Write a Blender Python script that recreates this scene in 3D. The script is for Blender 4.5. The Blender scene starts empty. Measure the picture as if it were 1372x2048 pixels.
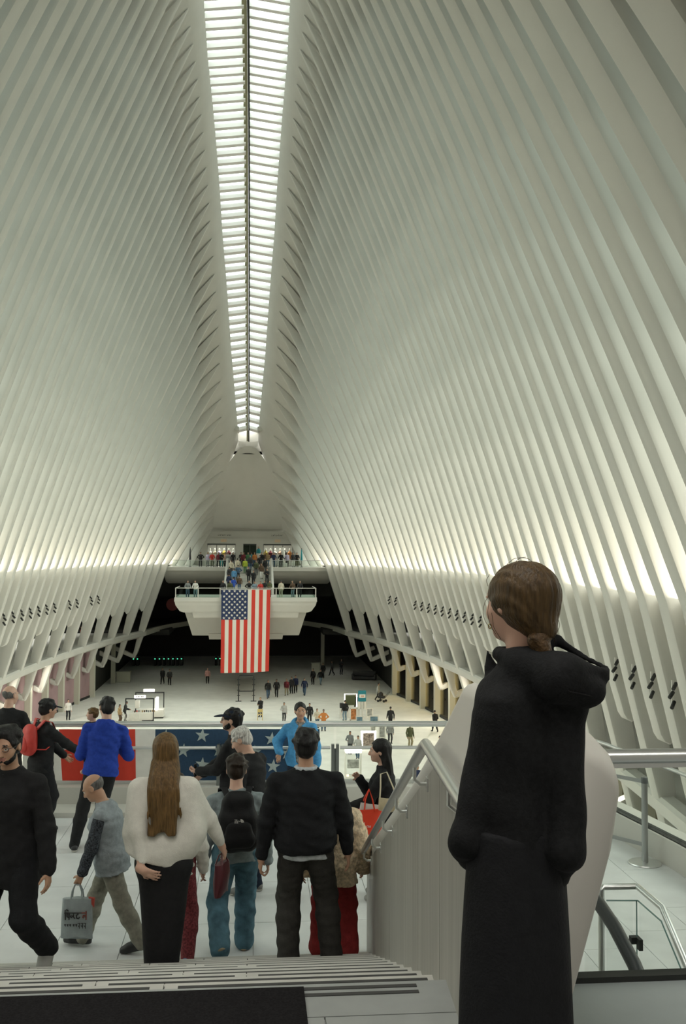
import bpy, bmesh, math, random
import numpy as np
from mathutils import Vector, Matrix

SC = bpy.context.scene
COL = SC.collection
PI = math.pi

# ------------------------------------------------------------------ camera
F_PX = 1991.0                      # focal length for the 1372 x 2048 frame (35 mm lens)
CX, CZ = 0.56, 14.2                # camera stands on the upper landing, a little right of the hall axis
YAW, PITCH, ROLL = math.radians(5.19), math.radians(2.39), math.radians(0.3)
FWD = Vector((math.sin(YAW) * math.cos(PITCH), math.cos(YAW) * math.cos(PITCH), math.sin(PITCH)))
_r = Vector((math.cos(YAW), -math.sin(YAW), 0))
_u = _r.cross(FWD)
RGT = _r * math.cos(ROLL) + _u * math.sin(ROLL)
UPV = _u * math.cos(ROLL) - _r * math.sin(ROLL)
CAM = Vector((CX, 0, CZ))
cd = bpy.data.cameras.new('camera')
cd.sensor_fit = 'VERTICAL'; cd.sensor_height = 36.0; cd.sensor_width = 24.1; cd.lens = 36.0 * F_PX / 2048.0
cd.clip_start = 0.05; cd.clip_end = 1000
cam = bpy.data.objects.new('camera', cd)
M3 = Matrix((RGT, UPV, -FWD)).transposed()
cam.matrix_world = Matrix.Translation(CAM) @ M3.to_4x4()
COL.objects.link(cam)
SC.camera = cam

# ------------------------------------------------------------------ sky, lamps, exposure
world = bpy.data.worlds.new('overcast_sky'); SC.world = world; world.use_nodes = True
bg = world.node_tree.nodes['Background']
bg.inputs[0].default_value = (0.98, 1.0, 0.93, 1); bg.inputs[1].default_value = 3.0
SC.view_settings.view_transform = 'Standard'; SC.view_settings.look = 'None'
SC.view_settings.exposure = 0.78; SC.view_settings.gamma = 1.0
SC.view_settings.use_curve_mapping = False

def xk(Y):                         # plan of the hall: half width at the ring where the ribs bend
    return 14.4 * math.sqrt(max(0.02, 1 - ((Y - 60.0) / 65.0) ** 2))
RING_D = 1.55                      # ring is this far below the lens

def area(name, loc, direction, sx, sy, power, color):
    l = bpy.data.lights.new(name, 'AREA'); l.shape = 'RECTANGLE'; l.size = sx; l.size_y = sy
    l.energy = power; l.color = color
    o = bpy.data.objects.new(name, l); COL.objects.link(o)
    o.location = loc; o.rotation_euler = Vector(direction).to_track_quat('-Z', 'Y').to_euler()
    return o
sun = bpy.data.lights.new('sun', 'SUN'); sun.energy = 1.9; sun.angle = math.radians(50); sun.color = (1.0, 0.97, 0.9)
so = bpy.data.objects.new('sun', sun); COL.objects.link(so); so.location = (60, -20, 80)
so.rotation_euler = Vector((-0.75, 0.45, -0.5)).to_track_quat('-Z', 'Y').to_euler()
for side in (1, -1):               # uplights that stand on the ring between the ribs
    for k in range(12):
        Y = 110.0 - 9.0 * k
        x = xk(Y) + 0.75
        t = Vector((xk(Y + .5) - xk(Y - .5), 1.0)).normalized()
        o = area('uplight', (side * x, Y, CZ - 1.25), (-0.3 * side, 0, 1), 1.0, 8.8, 300 if side > 0 else 300, (1.0, 0.90, 0.72))
        o.rotation_euler = (0, math.radians(-14) * -side * -1, math.atan2(-t.x * side, t.y))
        o.rotation_euler = (math.radians(180), 0, math.atan2(-t.x * side, t.y))
for x, y in ((-4, -1.5), (4, -1.5), (0, 3.0)):   # fill lights added out of view above the landing to brighten it
    area('landing_fill', (x, y, CZ + 4.25), (0, 0, -1), 3.0, 3.0, 90, (1.0, 0.97, 0.90))
for side in (1, -1):               # fill lights added under the gallery edge to brighten the main floor
    for k in range(5):
        Y = 82.35 - 9.0 * k
        area('gallery_fill', (side * (xk(Y) + 3.1), Y, CZ - 9.75), (-.9 * side, 0, -.6), 0.5, 2.6, 300, (1.0, 0.94, 0.80))

# ------------------------------------------------------------------ helpers
def ray(px, py):
    return FWD + RGT * ((px - 686.0) / F_PX) - UPV * ((py - 1024.0) / F_PX)
def atd(px, py, depth): return CAM + ray(px, py) * depth
def atD(px, py, D):
    r = ray(px, py); return CAM + r * (-D / r.z)
def atY(px, py, Y):
    r = ray(px, py); return CAM + r * (Y / r.y)

MATS = {}
def mat(name, col, rough=0.6, metal=0.0, noise=0.0, nscale=8.0, bump=0.0, bscale=60.0, emit=None, stretch=None, spec=0.5, sheen=0.0):
    if name in MATS: return MATS[name]
    m = bpy.data.materials.new(name); m.use_nodes = True
    nt = m.node_tree; b = nt.nodes['Principled BSDF']
    b.inputs['Base Color'].default_value = (*col, 1); b.inputs['Roughness'].default_value = rough
    b.inputs['Metallic'].default_value = metal; b.inputs['Specular IOR Level'].default_value = spec
    if sheen: b.inputs['Sheen Weight'].default_value = sheen
    if noise or bump:
        tc = nt.nodes.new('ShaderNodeTexCoord'); mp = nt.nodes.new('ShaderNodeMapping')
        nt.links.new(tc.outputs['Object'], mp.inputs[0])
        if stretch: mp.inputs['Scale'].default_value = stretch
    if noise:
        n = nt.nodes.new('ShaderNodeTexNoise'); n.inputs['Scale'].default_value = nscale; n.inputs['Detail'].default_value = 5
        nt.links.new(mp.outputs[0], n.inputs['Vector'])
        r = nt.nodes.new('ShaderNodeValToRGB'); nt.links.new(n.outputs[0], r.inputs[0])
        r.color_ramp.elements[0].position = 0.3; r.color_ramp.elements[1].position = 0.7
        r.color_ramp.elements[0].color = (*[max(0, c * (1 - noise)) for c in col], 1)
        r.color_ramp.elements[1].color = (*[min(1, c * (1 + noise)) for c in col], 1)
        nt.links.new(r.outputs[0], b.inputs['Base Color'])
    if bump:
        n2 = nt.nodes.new('ShaderNodeTexNoise'); n2.inputs['Scale'].default_value = bscale; n2.inputs['Detail'].default_value = 3
        nt.links.new(mp.outputs[0], n2.inputs['Vector'])
        bp = nt.nodes.new('ShaderNodeBump'); bp.inputs['Strength'].default_value = bump; bp.inputs['Distance'].default_value = 0.01
        nt.links.new(n2.outputs[0], bp.inputs['Height']); nt.links.new(bp.outputs[0], b.inputs['Normal'])
    if emit:
        b.inputs['Emission Color'].default_value = (*emit[:3], 1); b.inputs['Emission Strength'].default_value = emit[3]
    MATS[name] = m; return m
def glass(name, tint=(0.93, 0.98, 0.96), refl=0.10):
    if name in MATS: return MATS[name]
    m = bpy.data.materials.new(name); m.use_nodes = True; nt = m.node_tree
    nt.nodes.remove(nt.nodes['Principled BSDF'])
    t = nt.nodes.new('ShaderNodeBsdfTransparent'); t.inputs[0].default_value = (*tint, 1)
    g = nt.nodes.new('ShaderNodeBsdfGlossy'); g.inputs['Roughness'].default_value = 0.03
    fr = nt.nodes.new('ShaderNodeLayerWeight'); fr.inputs[0].default_value = refl
    mx = nt.nodes.new('ShaderNodeMixShader')
    nt.links.new(fr.outputs['Fresnel'], mx.inputs[0]); nt.links.new(t.outputs[0], mx.inputs[1]); nt.links.new(g.outputs[0], mx.inputs[2])
    nt.links.new(mx.outputs[0], nt.nodes['Material Output'].inputs[0])
    MATS[name] = m; return m

def link(name, me, parent=None):
    o = bpy.data.objects.new(name, me); COL.objects.link(o)
    if parent is not None: o.parent = parent
    return o
def tag(o, label=None, cat=None, group=None, kind=None):
    if label: o['label'] = label
    if cat: o['category'] = cat
    if group: o['group'] = group
    if kind: o['kind'] = kind
    return o
def empty(name, loc=(0, 0, 0), rz=0.0):
    o = bpy.data.objects.new(name, None); COL.objects.link(o); o.location = loc; o.rotation_euler = (0, 0, rz); o.empty_display_size = 0.1
    return o

class MB:
    """collects shapes; build() links them as one mesh object"""
    def __init__(s): s.v = []; s.f = []; s.m = []; s.cur = 0
    def use(s, i): s.cur = i; return s
    def add(s, vs, fs):
        b = len(s.v); s.v.extend([tuple(p) for p in vs])
        for f in fs: s.f.append([b + i for i in f]); s.m.append(s.cur)
        return s
    def box(s, lo, hi, rz=0.0, ctr=None, bev=0.0):
        x0, y0, z0 = lo; x1, y1, z1 = hi
        if bev:
            e = bev
            bm = bmesh.new(); bmesh.ops.create_cube(bm, size=1)
            for v in bm.verts: v.co = Vector(((x0 + x1) / 2 + v.co.x * (x1 - x0), (y0 + y1) / 2 + v.co.y * (y1 - y0), (z0 + z1) / 2 + v.co.z * (z1 - z0)))
            bmesh.ops.bevel(bm, geom=bm.edges[:], offset=e, segments=2, affect='EDGES', profile=0.6)
            bm.verts.index_update()
            vs = [v.co.copy() for v in bm.verts]; fs = [[v.index for v in f.verts] for f in bm.faces]; bm.free()
        else:
            vs = [Vector(p) for p in ((x0, y0, z0), (x1, y0, z0), (x1, y1, z0), (x0, y1, z0), (x0, y0, z1), (x1, y0, z1), (x1, y1, z1), (x0, y1, z1))]
            fs = [(0, 3, 2, 1), (4, 5, 6, 7), (0, 1, 5, 4), (1, 2, 6, 5), (2, 3, 7, 6), (3, 0, 4, 7)]
        if rz:
            c = Vector(ctr) if ctr else Vector(((x0 + x1) / 2, (y0 + y1) / 2, 0)); R = Matrix.Rotation(rz, 3, 'Z')
            vs = [c + R @ (p - c) for p in vs]
        return s.add(vs, fs)
    def tube(s, path, r, n=10, caps=True):
        P = [Vector(p) for p in path]; rings = []
        rr = r if isinstance(r, (list, tuple)) else [r] * len(P)
        up = None
        for i, p in enumerate(P):
            t = (P[min(i + 1, len(P) - 1)] - P[max(i - 1, 0)]).normalized()
            if up is None: up = Vector((0, 0, 1)) if abs(t.z) < 0.9 else Vector((0, 1, 0))
            a = t.cross(up).normalized(); b = a.cross(t).normalized(); up = b
            rings.append([p + (a * math.cos(2 * PI * k / n) + b * math.sin(2 * PI * k / n)) * rr[i] for k in range(n)])
        return s.loft(rings, caps)
    def loft(s, rings, caps=True, closed=True):
        n = len(rings[0]); vs = [p for r in rings for p in r]; fs = []
        for i in range(len(rings) - 1):
            for k in range(n if closed else n - 1):
                k2 = (k + 1) % n; fs.append((i * n + k, i * n + k2, (i + 1) * n + k2, (i + 1) * n + k))
        if caps and closed:
            fs.append(tuple(range(n - 1, -1, -1))); fs.append(tuple((len(rings) - 1) * n + k for k in range(n)))
        return s.add(vs, fs)
    def prism(s, poly, vec):
        vec = Vector(vec); a = [Vector(p) for p in poly]
        return s.loft([a, [p + vec for p in a]])
    def lathe(s, prof, ctr=(0, 0, 0), n=16):
        c = Vector(ctr)
        return s.loft([[c + Vector((r * math.cos(2 * PI * k / n), r * math.sin(2 * PI * k / n), z)) for k in range(n)] for r, z in prof])
    def build(s, name, mats, parent=None, smooth=False, fix=True):
        me = bpy.data.meshes.new(name); me.from_pydata(s.v, [], s.f)
        for m in (mats if isinstance(mats, (list, tuple)) else [mats]): me.materials.append(m)
        if s.cur or any(s.m): me.polygons.foreach_set('material_index', s.m)
        if fix:
            bm = bmesh.new(); bm.from_mesh(me); bmesh.ops.recalc_face_normals(bm, faces=bm.faces[:]); bm.to_mesh(me); bm.free()
        if smooth:
            me.polygons.foreach_set('use_smooth', [True] * len(me.polygons))
            if smooth != 'all':
                try: me.set_sharp_from_angle(angle=math.radians(smooth if smooth is not True else 40))
                except Exception: pass
        return link(name, me, parent)
def setting(o, label=None):
    o['kind'] = 'structure'
    if label: o['label'] = label
    return o

# ------------------------------------------------------------------ materials of the hall
WHITE = mat('white_painted_steel', (0.555, 0.54, 0.495), 0.45, noise=0.03, nscale=0.8)
WHITE2 = mat('white_plaster', (0.54, 0.525, 0.48), 0.6, noise=0.03, nscale=0.7)
STONE = mat('white_marble_floor', (0.78, 0.77, 0.72), 0.6, noise=0.06, nscale=0.9, spec=0.12)
TILE = mat('pale_stone_tile', (0.66, 0.67, 0.67), 0.42, noise=0.07, nscale=3.0)
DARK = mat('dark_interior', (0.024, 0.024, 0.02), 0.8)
SOOT = mat('dark_gasket', (0.02, 0.022, 0.02), 0.7)
STEEL = mat('brushed_steel', (0.74, 0.75, 0.74), 0.33, metal=1.0)
GREYBAR = mat('grey_skylight_bar', (0.85, 0.82, 0.81), 0.5)
GLASS = glass('clear_glass', (0.975, 0.985, 0.98), 0.035)
FAC = [glass('graded_facade_glass_%d' % k, (g_ * (.98 - .035 * k), g_, g_ * (.95 + .006 * k)), 0.05) for k, g_ in enumerate((.80, .64, .48, .35, .25, .17, .10, .06))]  # invented tint steps that let in less daylight towards the roof
SKYGLASS = glass('skylight_glass', (0.42, 0.475, 0.46), 0.05)

# ------------------------------------------------------------------ hall shell
N_NEAR = 47
def ribY(i): return 111.6 - 2.25 * i
def interp(x, tab):
    if x <= tab[0][0]: return tab[0][1]
    for (a, fa), (b, fb) in zip(tab, tab[1:]):
        if x <= b: return fa + (fb - fa) * (x - a) / (b - a)
    return tab[-1][1]
def tip(i):
    Y = ribY(i)
    if i >= 0:
        h = (126 + 36 * i) * Y / F_PX
        x = interp(i, [(0, 2.65), (8, 2.7), (15, 2.93), (26, 3.0), (36, 2.9), (47, 2.6)])
    else:
        h = {-1: 5.7, -2: 4.2, -3: 2.7}[i]; x = {-1: 3.5, -2: 3.9, -3: 4.2}[i]
    return x, h
def kink(i): return xk(ribY(i)), -RING_D
def upper(i, n=18):
    """inner edge of a rib from the ring to its tip, as (x, h above lens)"""
    x0, z0 = kink(i); x1, z1 = tip(i); out = []
    for k in range(n + 1):
        t = k / n
        # start less inclined than it ends
        s = 0.80 * t + 0.20 * t * t
        out.append((x0 + (x1 - x0) * s, z0 + (z1 - z0) * t))
    return out
def lowslope(Y): return interp(Y, [(25, 0.235), (45, 0.26), (70, 0.31), (112, 0.33)])
def rib_path(i):
    """(x, h, depth) from the foot up to the tip"""
    Y = ribY(i); x0, z0 = kink(i); s = lowslope(Y); P = []
    long = (i % 2 == 0)
    if i < 0:
        P += [(x0 + 0.02, z0 + 0.0, 0.9)]
    elif long:
        D = 11.7; xc = x0 + s * (D - RING_D)
        P += [(xc + 2.3, -(D - 1.0), 0.42), (xc + 0.75, -(D - 0.30), 0.42), (xc + 0.28, -(D - 0.10), 0.40), (xc + 0.05, -(D - 0.12), 0.38), (xc - 0.05, -(D - 0.35), 0.40)]
        for d, dp in ((11.0, 0.44), (9.6, 0.58), (8.6, 0.72), (6.5, 0.95), (5.0, 1.15), (2.0, 1.15)):
            P.append((x0 + s * (d - RING_D), -d, dp))
    else:
        xe = x0 + s * (6.3 - RING_D)
        P += [(xe + 0.34, -6.36, 0.78), (xe + 0.12, -6.26, 0.98), (xe - 0.03, -6.02, 1.12), (xe - 0.13, -5.65, 1.15)]
        for d in (5.0, 3.5, 2.0): P.append((x0 + s * (d - RING_D), -d, 1.15))
    up = upper(i)
    for k, (x, z) in enumerate(up):
        t = k / (len(up) - 1)
        dp = 1.15 if t < 0.8 else 1.15 * (1 - ((t - 0.8) / 0.2) ** 1.3) + 0.03
        if k == 0: P.append((x + 0.02, z - 0.12, 1.15)); P.append((x - 0.03, z + 0.12, 1.15)); continue
        P.append((x, z, dp))
    return P
def rib_mesh(i, side):
    P = rib_path(i); Y = ribY(i); rings = []
    for k, (x, z, dp) in enumerate(P):
        a = P[max(k - 1, 0)]; b = P[min(k + 1, len(P) - 1)]
        tx, tz = b[0] - a[0], b[1] - a[1]; L = math.hypot(tx, tz); tx /= L; tz /= L
        nx, nz = tz, -tx                         # outward of the hall
        w = 0.36 if k < len(P) - 4 else 0.36 * (0.25 + 0.75 * (len(P) - 1 - k) / 3.0)
        wo = w * 0.78; c = min(0.12, w * 0.4); co = min(c, dp * 0.4)
        pr = [(-w + c, 0), (w - c, 0), (w - c * .3, co * .3), (w, co), (wo, dp), (-wo, dp), (-w, co), (-w + c * .3, co * .3)]
        rings.append([Vector((side * (x + nx * o), Y + yy, CZ + z + nz * o)) for yy, o in pr])
    m = MB(); m.loft(rings)
    return m
walls = {}
for side, nm in ((-1, 'wall_left'), (1, 'wall_right')):
    w = empty(nm); setting(w, 'white ribbed side wall of the hall, %s of the flag' % ('left' if side < 0 else 'right'))
    walls[side] = w
    for i in range(-3, N_NEAR + 1):
        rib_mesh(i, side).build('rib', WHITE, w, smooth=38)
    # white ring fascia behind the ribs, from the ledge down to the underside of the gallery front
    m = MB(); R = []
    for k in range(0, 59):
        Y = 112.0 - 2.0 * k; s = lowslope(Y); x0 = xk(Y)
        prof = [(x0 + 1.25, -1.15), (x0 + 0.55, -1.30), (x0 + 0.62, -1.75), (x0 + s * 2.0 + 0.85, -3.5), (x0 + s * 4.6 + 0.95, -6.1), (x0 + s * 4.6 + 1.6, -6.3), (x0 + 9, -6.35), (x0 + 9, -1.15)]
        R.append([Vector((side * x, Y, CZ + z)) for x, z in prof])
    m.loft(R); m.build('ring_fascia', WHITE2, w, smooth=30)
    # gallery edge band and slab
    m = MB(); R = []
    for k in range(0, 55):
        Y = 112.0 - 2.0 * k; x0 = xk(Y) + lowslope(Y) * 7.2
        R.append([Vector((side * x, Y, CZ + z)) for x, z in ((x0 + 0.12, -8.62), (x0, -8.75), (x0, -9.15), (x0 + 0.2, -9.25), (x0 + 0.6, -9.25), (x0 + 0.6, -8.62))])
    m.loft(R); m.build('gallery_band', WHITE, w, smooth=30)
    m = MB(); R = []
    for k in range(0, 55):
        Y = 112.0 - 2.0 * k; x0 = xk(Y) + lowslope(Y) * 7.2
        R.append([Vector((side * x, Y, CZ + z)) for x, z in ((x0 + .5, -8.9), (x0 + 9, -8.9), (x0 + 9, -9.7), (x0 + .5, -9.4))])
    m.loft(R); m.build('gallery_floor', WHITE2, w)

# spine shell and skylight
def ws(Y):
    y = Y if Y >= 60 else 120 - Y
    return interp(y, [(60, 2.42), (82, 2.15), (97.6, 1.67), (109, 1.09)])
def tipY(Y):
    i = (111.6 - Y) / 2.25; a = int(math.floor(i)); a = max(-3, min(N_NEAR - 1, a)); t = i - a
    p, q = tip(a), tip(a + 1)
    return p[0] + (q[0] - p[0]) * t, p[1] + (q[1] - p[1]) * t
def skyH(Y):
    x, h = tipY(Y); return h + (x - ws(Y)) / 0.47
SKY0, SKY1 = 9.0, 110.0
ceil_ = empty('ceiling'); setting(ceil_, 'white spine of the roof with the long glazed skylight')
for side in (-1, 1):
    m = MB(); R = []
    Ys = [ribY(i) - 1.125 * j for i in range(-3, N_NEAR) for j in (0, 1)]
    for Y in Ys:
        xt, ht = tipY(Y); i = (111.6 - Y) / 2.25
        i0 = max(-3, min(N_NEAR, int(round(i)))); x0, z0 = xk(Y), -RING_D
        if Y > SKY1:
            we = xt * 0.98; he = ht + 0.12
        else:
            we = ws(Y); he = skyH(Y)
        a = ((x0 - xt) / max(ht - z0, 1.0)) * 1.2; L = math.hypot(a, 1); nx, nz = 1 / L, a / L
        pts = [(we, he + 0.55), (we, he), (xt * .55 + we * .45, ht * .55 + he * .45 + 0.06), (xt, ht + 0.10)]
        for d in (1.0, 2.2, 3.4):
            if i0 < 0 and d > 2.3: d = 2.3
            if i0 in (0, 1, 2, 3) and d > 5: d = 5
            o = min(1.25, 0.10 + d * 0.33)
            pts.append((xt + a * d * 0.93 + nx * o, ht - d + nz * o))
        R.append([Vector((side * x, Y, CZ + z)) for x, z in pts])
    m.loft(R, closed=False); o = m.build('spine_shell', WHITE2, ceil_, smooth=60, fix=False)
    # unseen glazing behind the ribs, its tint graded upward to darken the upper vault
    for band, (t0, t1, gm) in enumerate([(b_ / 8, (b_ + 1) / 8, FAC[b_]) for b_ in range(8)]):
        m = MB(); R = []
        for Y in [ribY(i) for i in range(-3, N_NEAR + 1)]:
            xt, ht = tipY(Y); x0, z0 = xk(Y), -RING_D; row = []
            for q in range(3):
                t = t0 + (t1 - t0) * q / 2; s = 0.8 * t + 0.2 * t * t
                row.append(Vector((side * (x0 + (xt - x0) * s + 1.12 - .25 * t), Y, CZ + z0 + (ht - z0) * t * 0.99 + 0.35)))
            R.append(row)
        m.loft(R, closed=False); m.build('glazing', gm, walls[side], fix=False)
# rounded end of the skylight
m = MB(); e = SKY1; hE = skyH(e)
arc = [(math.cos(a) * 1.06, math.sin(a) * 1.6) for a in [PI * k / 12 for k in range(13)]]
R = [[Vector((x, e - 1.6 + y * 1.0, CZ + hE + 0.55 - y * 0.0)) for x, y in arc], [Vector((x, e - 1.6 + y, CZ + hE - 0.08 * y)) for x, y in arc]]
m.loft(R, closed=False)
m.build('skylight_end', WHITE2, ceil_, smooth=60)
for side in (-1, 1):
    Y = SKY1 - 1.8; k = 0
    while Y > SKY0:
        w0, h0 = ws(Y), skyH(Y); s0 = skyH(Y - .56) - skyH(Y + .56)
        # bar
        m = MB(); r0 = 0.30
        def P(x, yy, dz):
            tt = x / w0; yv = Y + yy
            return Vector((side * x, yv, CZ + skyH(yv) + 0.12 + r0 * (1 - tt) + dz))
        ring = lambda x: [P(x, -.17, 0.0), P(x, .17, 0.0), P(x, .14, 0.34), P(x, -.14, 0.34)]
        m.loft([ring(0.12), ring(w0 + .02)])
        m.build('skylight_bar', GREYBAR, ceil_)
        g = MB(); Yb = Y - 0.5625
        def Q(x, yv): return Vector((side * x, yv, CZ + skyH(yv) + 0.40 + r0 * (1 - x / ws(yv))))
        g.add([Q(0.1, Y), Q(ws(Y), Y), Q(ws(Y - 1.125), Y - 1.125), Q(0.1, Y - 1.125)], [(0, 1, 2, 3)])
        g.build('pane', SKYGLASS, ceil_, fix=False)
        Y -= 1.125; k += 1
# ridge: dark gasket beam and the olive service rail beside it
ys = [SKY1 - 0.3 - 1.0 * k for k in range(int(SKY1 - SKY0))]
m = MB(); R = [[Vector((x, Y, CZ + skyH(Y) + z)) for x, z in ((0.0, 0.30), (0.13, 0.30), (0.13, 0.75), (0.0, 0.75))] for Y in ys]
m.loft(R); m.build('ridge_gasket', SOOT, ceil_)
m = MB(); R = [[Vector((x, Y, CZ + skyH(Y) + z)) for x, z in ((-0.17, 0.36), (-0.01, 0.36), (-0.01, 0.7), (-0.17, 0.7))] for Y in ys]
m.loft(R); m.build('ridge_rail', mat('olive_rail', (0.30, 0.29, 0.18), 0.6), ceil_)
m = MB()
for k in range(88):
    Y = SKY1 - 2.36 - 1.125 * k
    if Y < SKY0 + 1: break
    z = CZ + skyH(Y); m.box((-0.30, Y - .22, z + .38), (-0.17, Y + .22, z + .60))
o = m.build('rail_clip', MATS['olive_rail'], ceil_); o['kind'] = 'stuff'
MB().box((-6, 109.95, CZ + 10.9), (6, 120, CZ + 11.2)).box((-6, 107, CZ + 13.2), (-1.0, 110.5, CZ + 13.6)).box((1.0, 107, CZ + 13.2), (6, 110.5, CZ + 13.6)).box((-6, 109.95, CZ + 10.9), (6, 110.3, CZ + 13.5)).build('roof_cap', WHITE2, ceil_)
# apse that closes the vault above the far doors
m = MB(); R = []
for Y in (109.7, 110.4, 111.6, 112.7, 113.85, 115, 116.1, 117.2, 118.35, 119.0):
    xt, ht = tipY(min(Y, 118.3)); hc = skyH(110) - 0.05 if Y < 110 else 2.55 + 7.3 * (max(0, 118.5 - Y) / 8.5) ** 1.15
    row = []
    for q in range(-8, 9):
        x = xt * q / 8.0; a = abs(q / 8.0); f = 1 - max(0, (a - 0.2) / 0.8) ** 1.3
        row.append(Vector((x * 1.03, Y, CZ + ht + 0.12 + max(hc - ht, 0) * f)))
    R.append(row)
m.loft(R, closed=False); m.build('apse_shell', WHITE2, ceil_, smooth=60, fix=False)
# ------------------------------------------------------------------ floors and outer walls
fl = MB().box((-30, -12, -0.4), (30, 155, 0.0)); fl = setting(fl.build('floor', STONE), 'white marble floor of the main hall')
m = MB()
for side in (-1, 1):
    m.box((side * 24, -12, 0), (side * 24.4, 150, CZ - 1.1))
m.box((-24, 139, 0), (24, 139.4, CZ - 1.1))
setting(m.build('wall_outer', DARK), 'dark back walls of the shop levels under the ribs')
# street outside
setting(MB().box((-400, -400, CZ - 2.3), (-24.4, 500, CZ - 2.0)).box((24.4, -400, CZ - 2.3), (400, 500, CZ - 2.0)).build('ground', mat('street_paving', (0.25, 0.25, 0.25), 0.9)), 'street paving outside the hall')
# end of the hall behind the camera: back wall, low ceiling, upper end wall
m = MB()
m.box((-11, -8.4, 0), (11, -8, CZ + 4.6)).box((-11, -8, CZ + 4.3), (11, 6.2, CZ + 4.6)).box((-11, 5.9, CZ + 4.3), (11, 6.2, CZ + 24))
m.box((-11.3, -8, 0), (-11, 6.2, CZ + 4.6)).box((11, -8, 0), (11.3, 6.2, CZ + 4.6))
setting(m.build('wall_back', WHITE2), 'end wall of the hall behind the upper landing')

# ------------------------------------------------------------------ near landing, stair, balcony
ZL, ZB = CZ - 1.70, CZ - 3.60
RISE, TREAD, NST = 1.90 / 12, 0.4275, 12
Y0S = 4.0; YB = Y0S + 11 * TREAD
XW = 1.36                                            # inner face of the stair parapet
TILE2 = mat('landing_stone', (0.31, 0.325, 0.315), 0.5, noise=0.08, nscale=5)
STEPST = mat('step_stone', (0.50, 0.49, 0.455), 0.5, noise=0.08, nscale=5)
GROUT = mat('dark_joint', (0.28, 0.28, 0.27), 0.9)
GRIP = mat('dark_grip_strip', (0.05, 0.05, 0.048), 0.8)
land = empty('upper_landing'); setting(land, 'upper landing of pale stone where the stair starts')
MB().box((-9, -8, ZL - .5), (XW + .1, Y0S - .012, ZL - .012)).box((1.5, -8, ZL - .5), (9, 3.3, ZL - .012)).build('slab', GROUT, land)
rows = [(3.722, Y0S), (3.05, 3.716), (2.38, 3.044), (1.7, 2.37)]
for r, (a, b) in enumerate(rows):
    xs = [-4.6, -2.7, -0.8, 0.84 if r % 2 else 1.0, XW + .05] if r else [-4.6, -1.2, XW + .05]
    for x0, x1 in zip(xs, xs[1:]):
        MB().box((x0 + .003, a, ZL - .03), (x1 - .003, b, ZL)).build('tile', TILE2, land)
MB().box((1.66, 3.30, ZL - .55), (7.0, 4.05, ZL), bev=0.04).build('edge_kerb', mat('grey_stone_edge', (0.36, 0.40, 0.40), 0.5, noise=0.06, nscale=4), land, smooth=40)
stair = empty('stair'); setting(stair, 'wide stone stair with dark grip strips descending from the landing')
for i in range(1, NST):
    z = ZL - i * RISE; y0 = Y0S + (i - 1) * TREAD; y1 = y0 + TREAD
    xs = [-5.2, -3.1 + .4 * (i % 3), -1.0 + .3 * (i % 2), 0.55 - .35 * (i % 3), XW + .04 + (y0 - 4) * .055]
    for x0, x1 in zip(xs, xs[1:]):
        t = MB().box((x0 + .003, y0 - .02, z - RISE - .06), (x1 - .003, y1, z)).build('tread', STEPST, stair)
        g = MB()
        for yy in (y1 - .045, y1 - .10): g.box((x0 + .06, yy - .011, z - .002), (x1 - .06, yy + .011, z + .003))
        g.build('grip_strip', GRIP, t)
g = MB()
for yy in (Y0S - .045, Y0S - .10):
    for x0, x1 in ((-4.5, -2.6), (-2.45, -0.75), (-0.6, 1.22)): g.box((x0, yy - .012, ZL - .002), (x1, yy + .012, ZL + .003))
g.build('grip_strip', GRIP, land)
MB().box((-5.2, Y0S - .02, ZL - 2.2), (XW + .02, YB, ZL - 12 * RISE - .2)).build('stair_base', GROUT, stair)
balc = empty('balcony_floor'); setting(balc, 'balcony floor of large pale tiles between the stair and the glass railing')
MB().box((-9, YB, ZB - .6), (5.75, 14.75, ZB - .012)).box((XW + .1, 7.15, ZB - .6), (5.75, YB, ZB - .012)).box((3.62, 3.6, ZB - .6), (5.75, 7.15, ZB - .012)).build('slab', GROUT, balc)
rnd = random.Random(4)
X = -5.4
while X < 5.4:
    Y = YB if X < 1.5 else (7.2 if X < 3.6 else 4.0); Y += rnd.choice((0, .6)) if Y != YB else 0
    a = Y
    while a < 14.0:
        b = min(a + 1.2, 14.0)
        MB().box((X + .003, a + .003, ZB - .03), (X + .597, b - .003, ZB)).build('tile', TILE, balc)
        a = b
    X += 0.6
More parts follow.
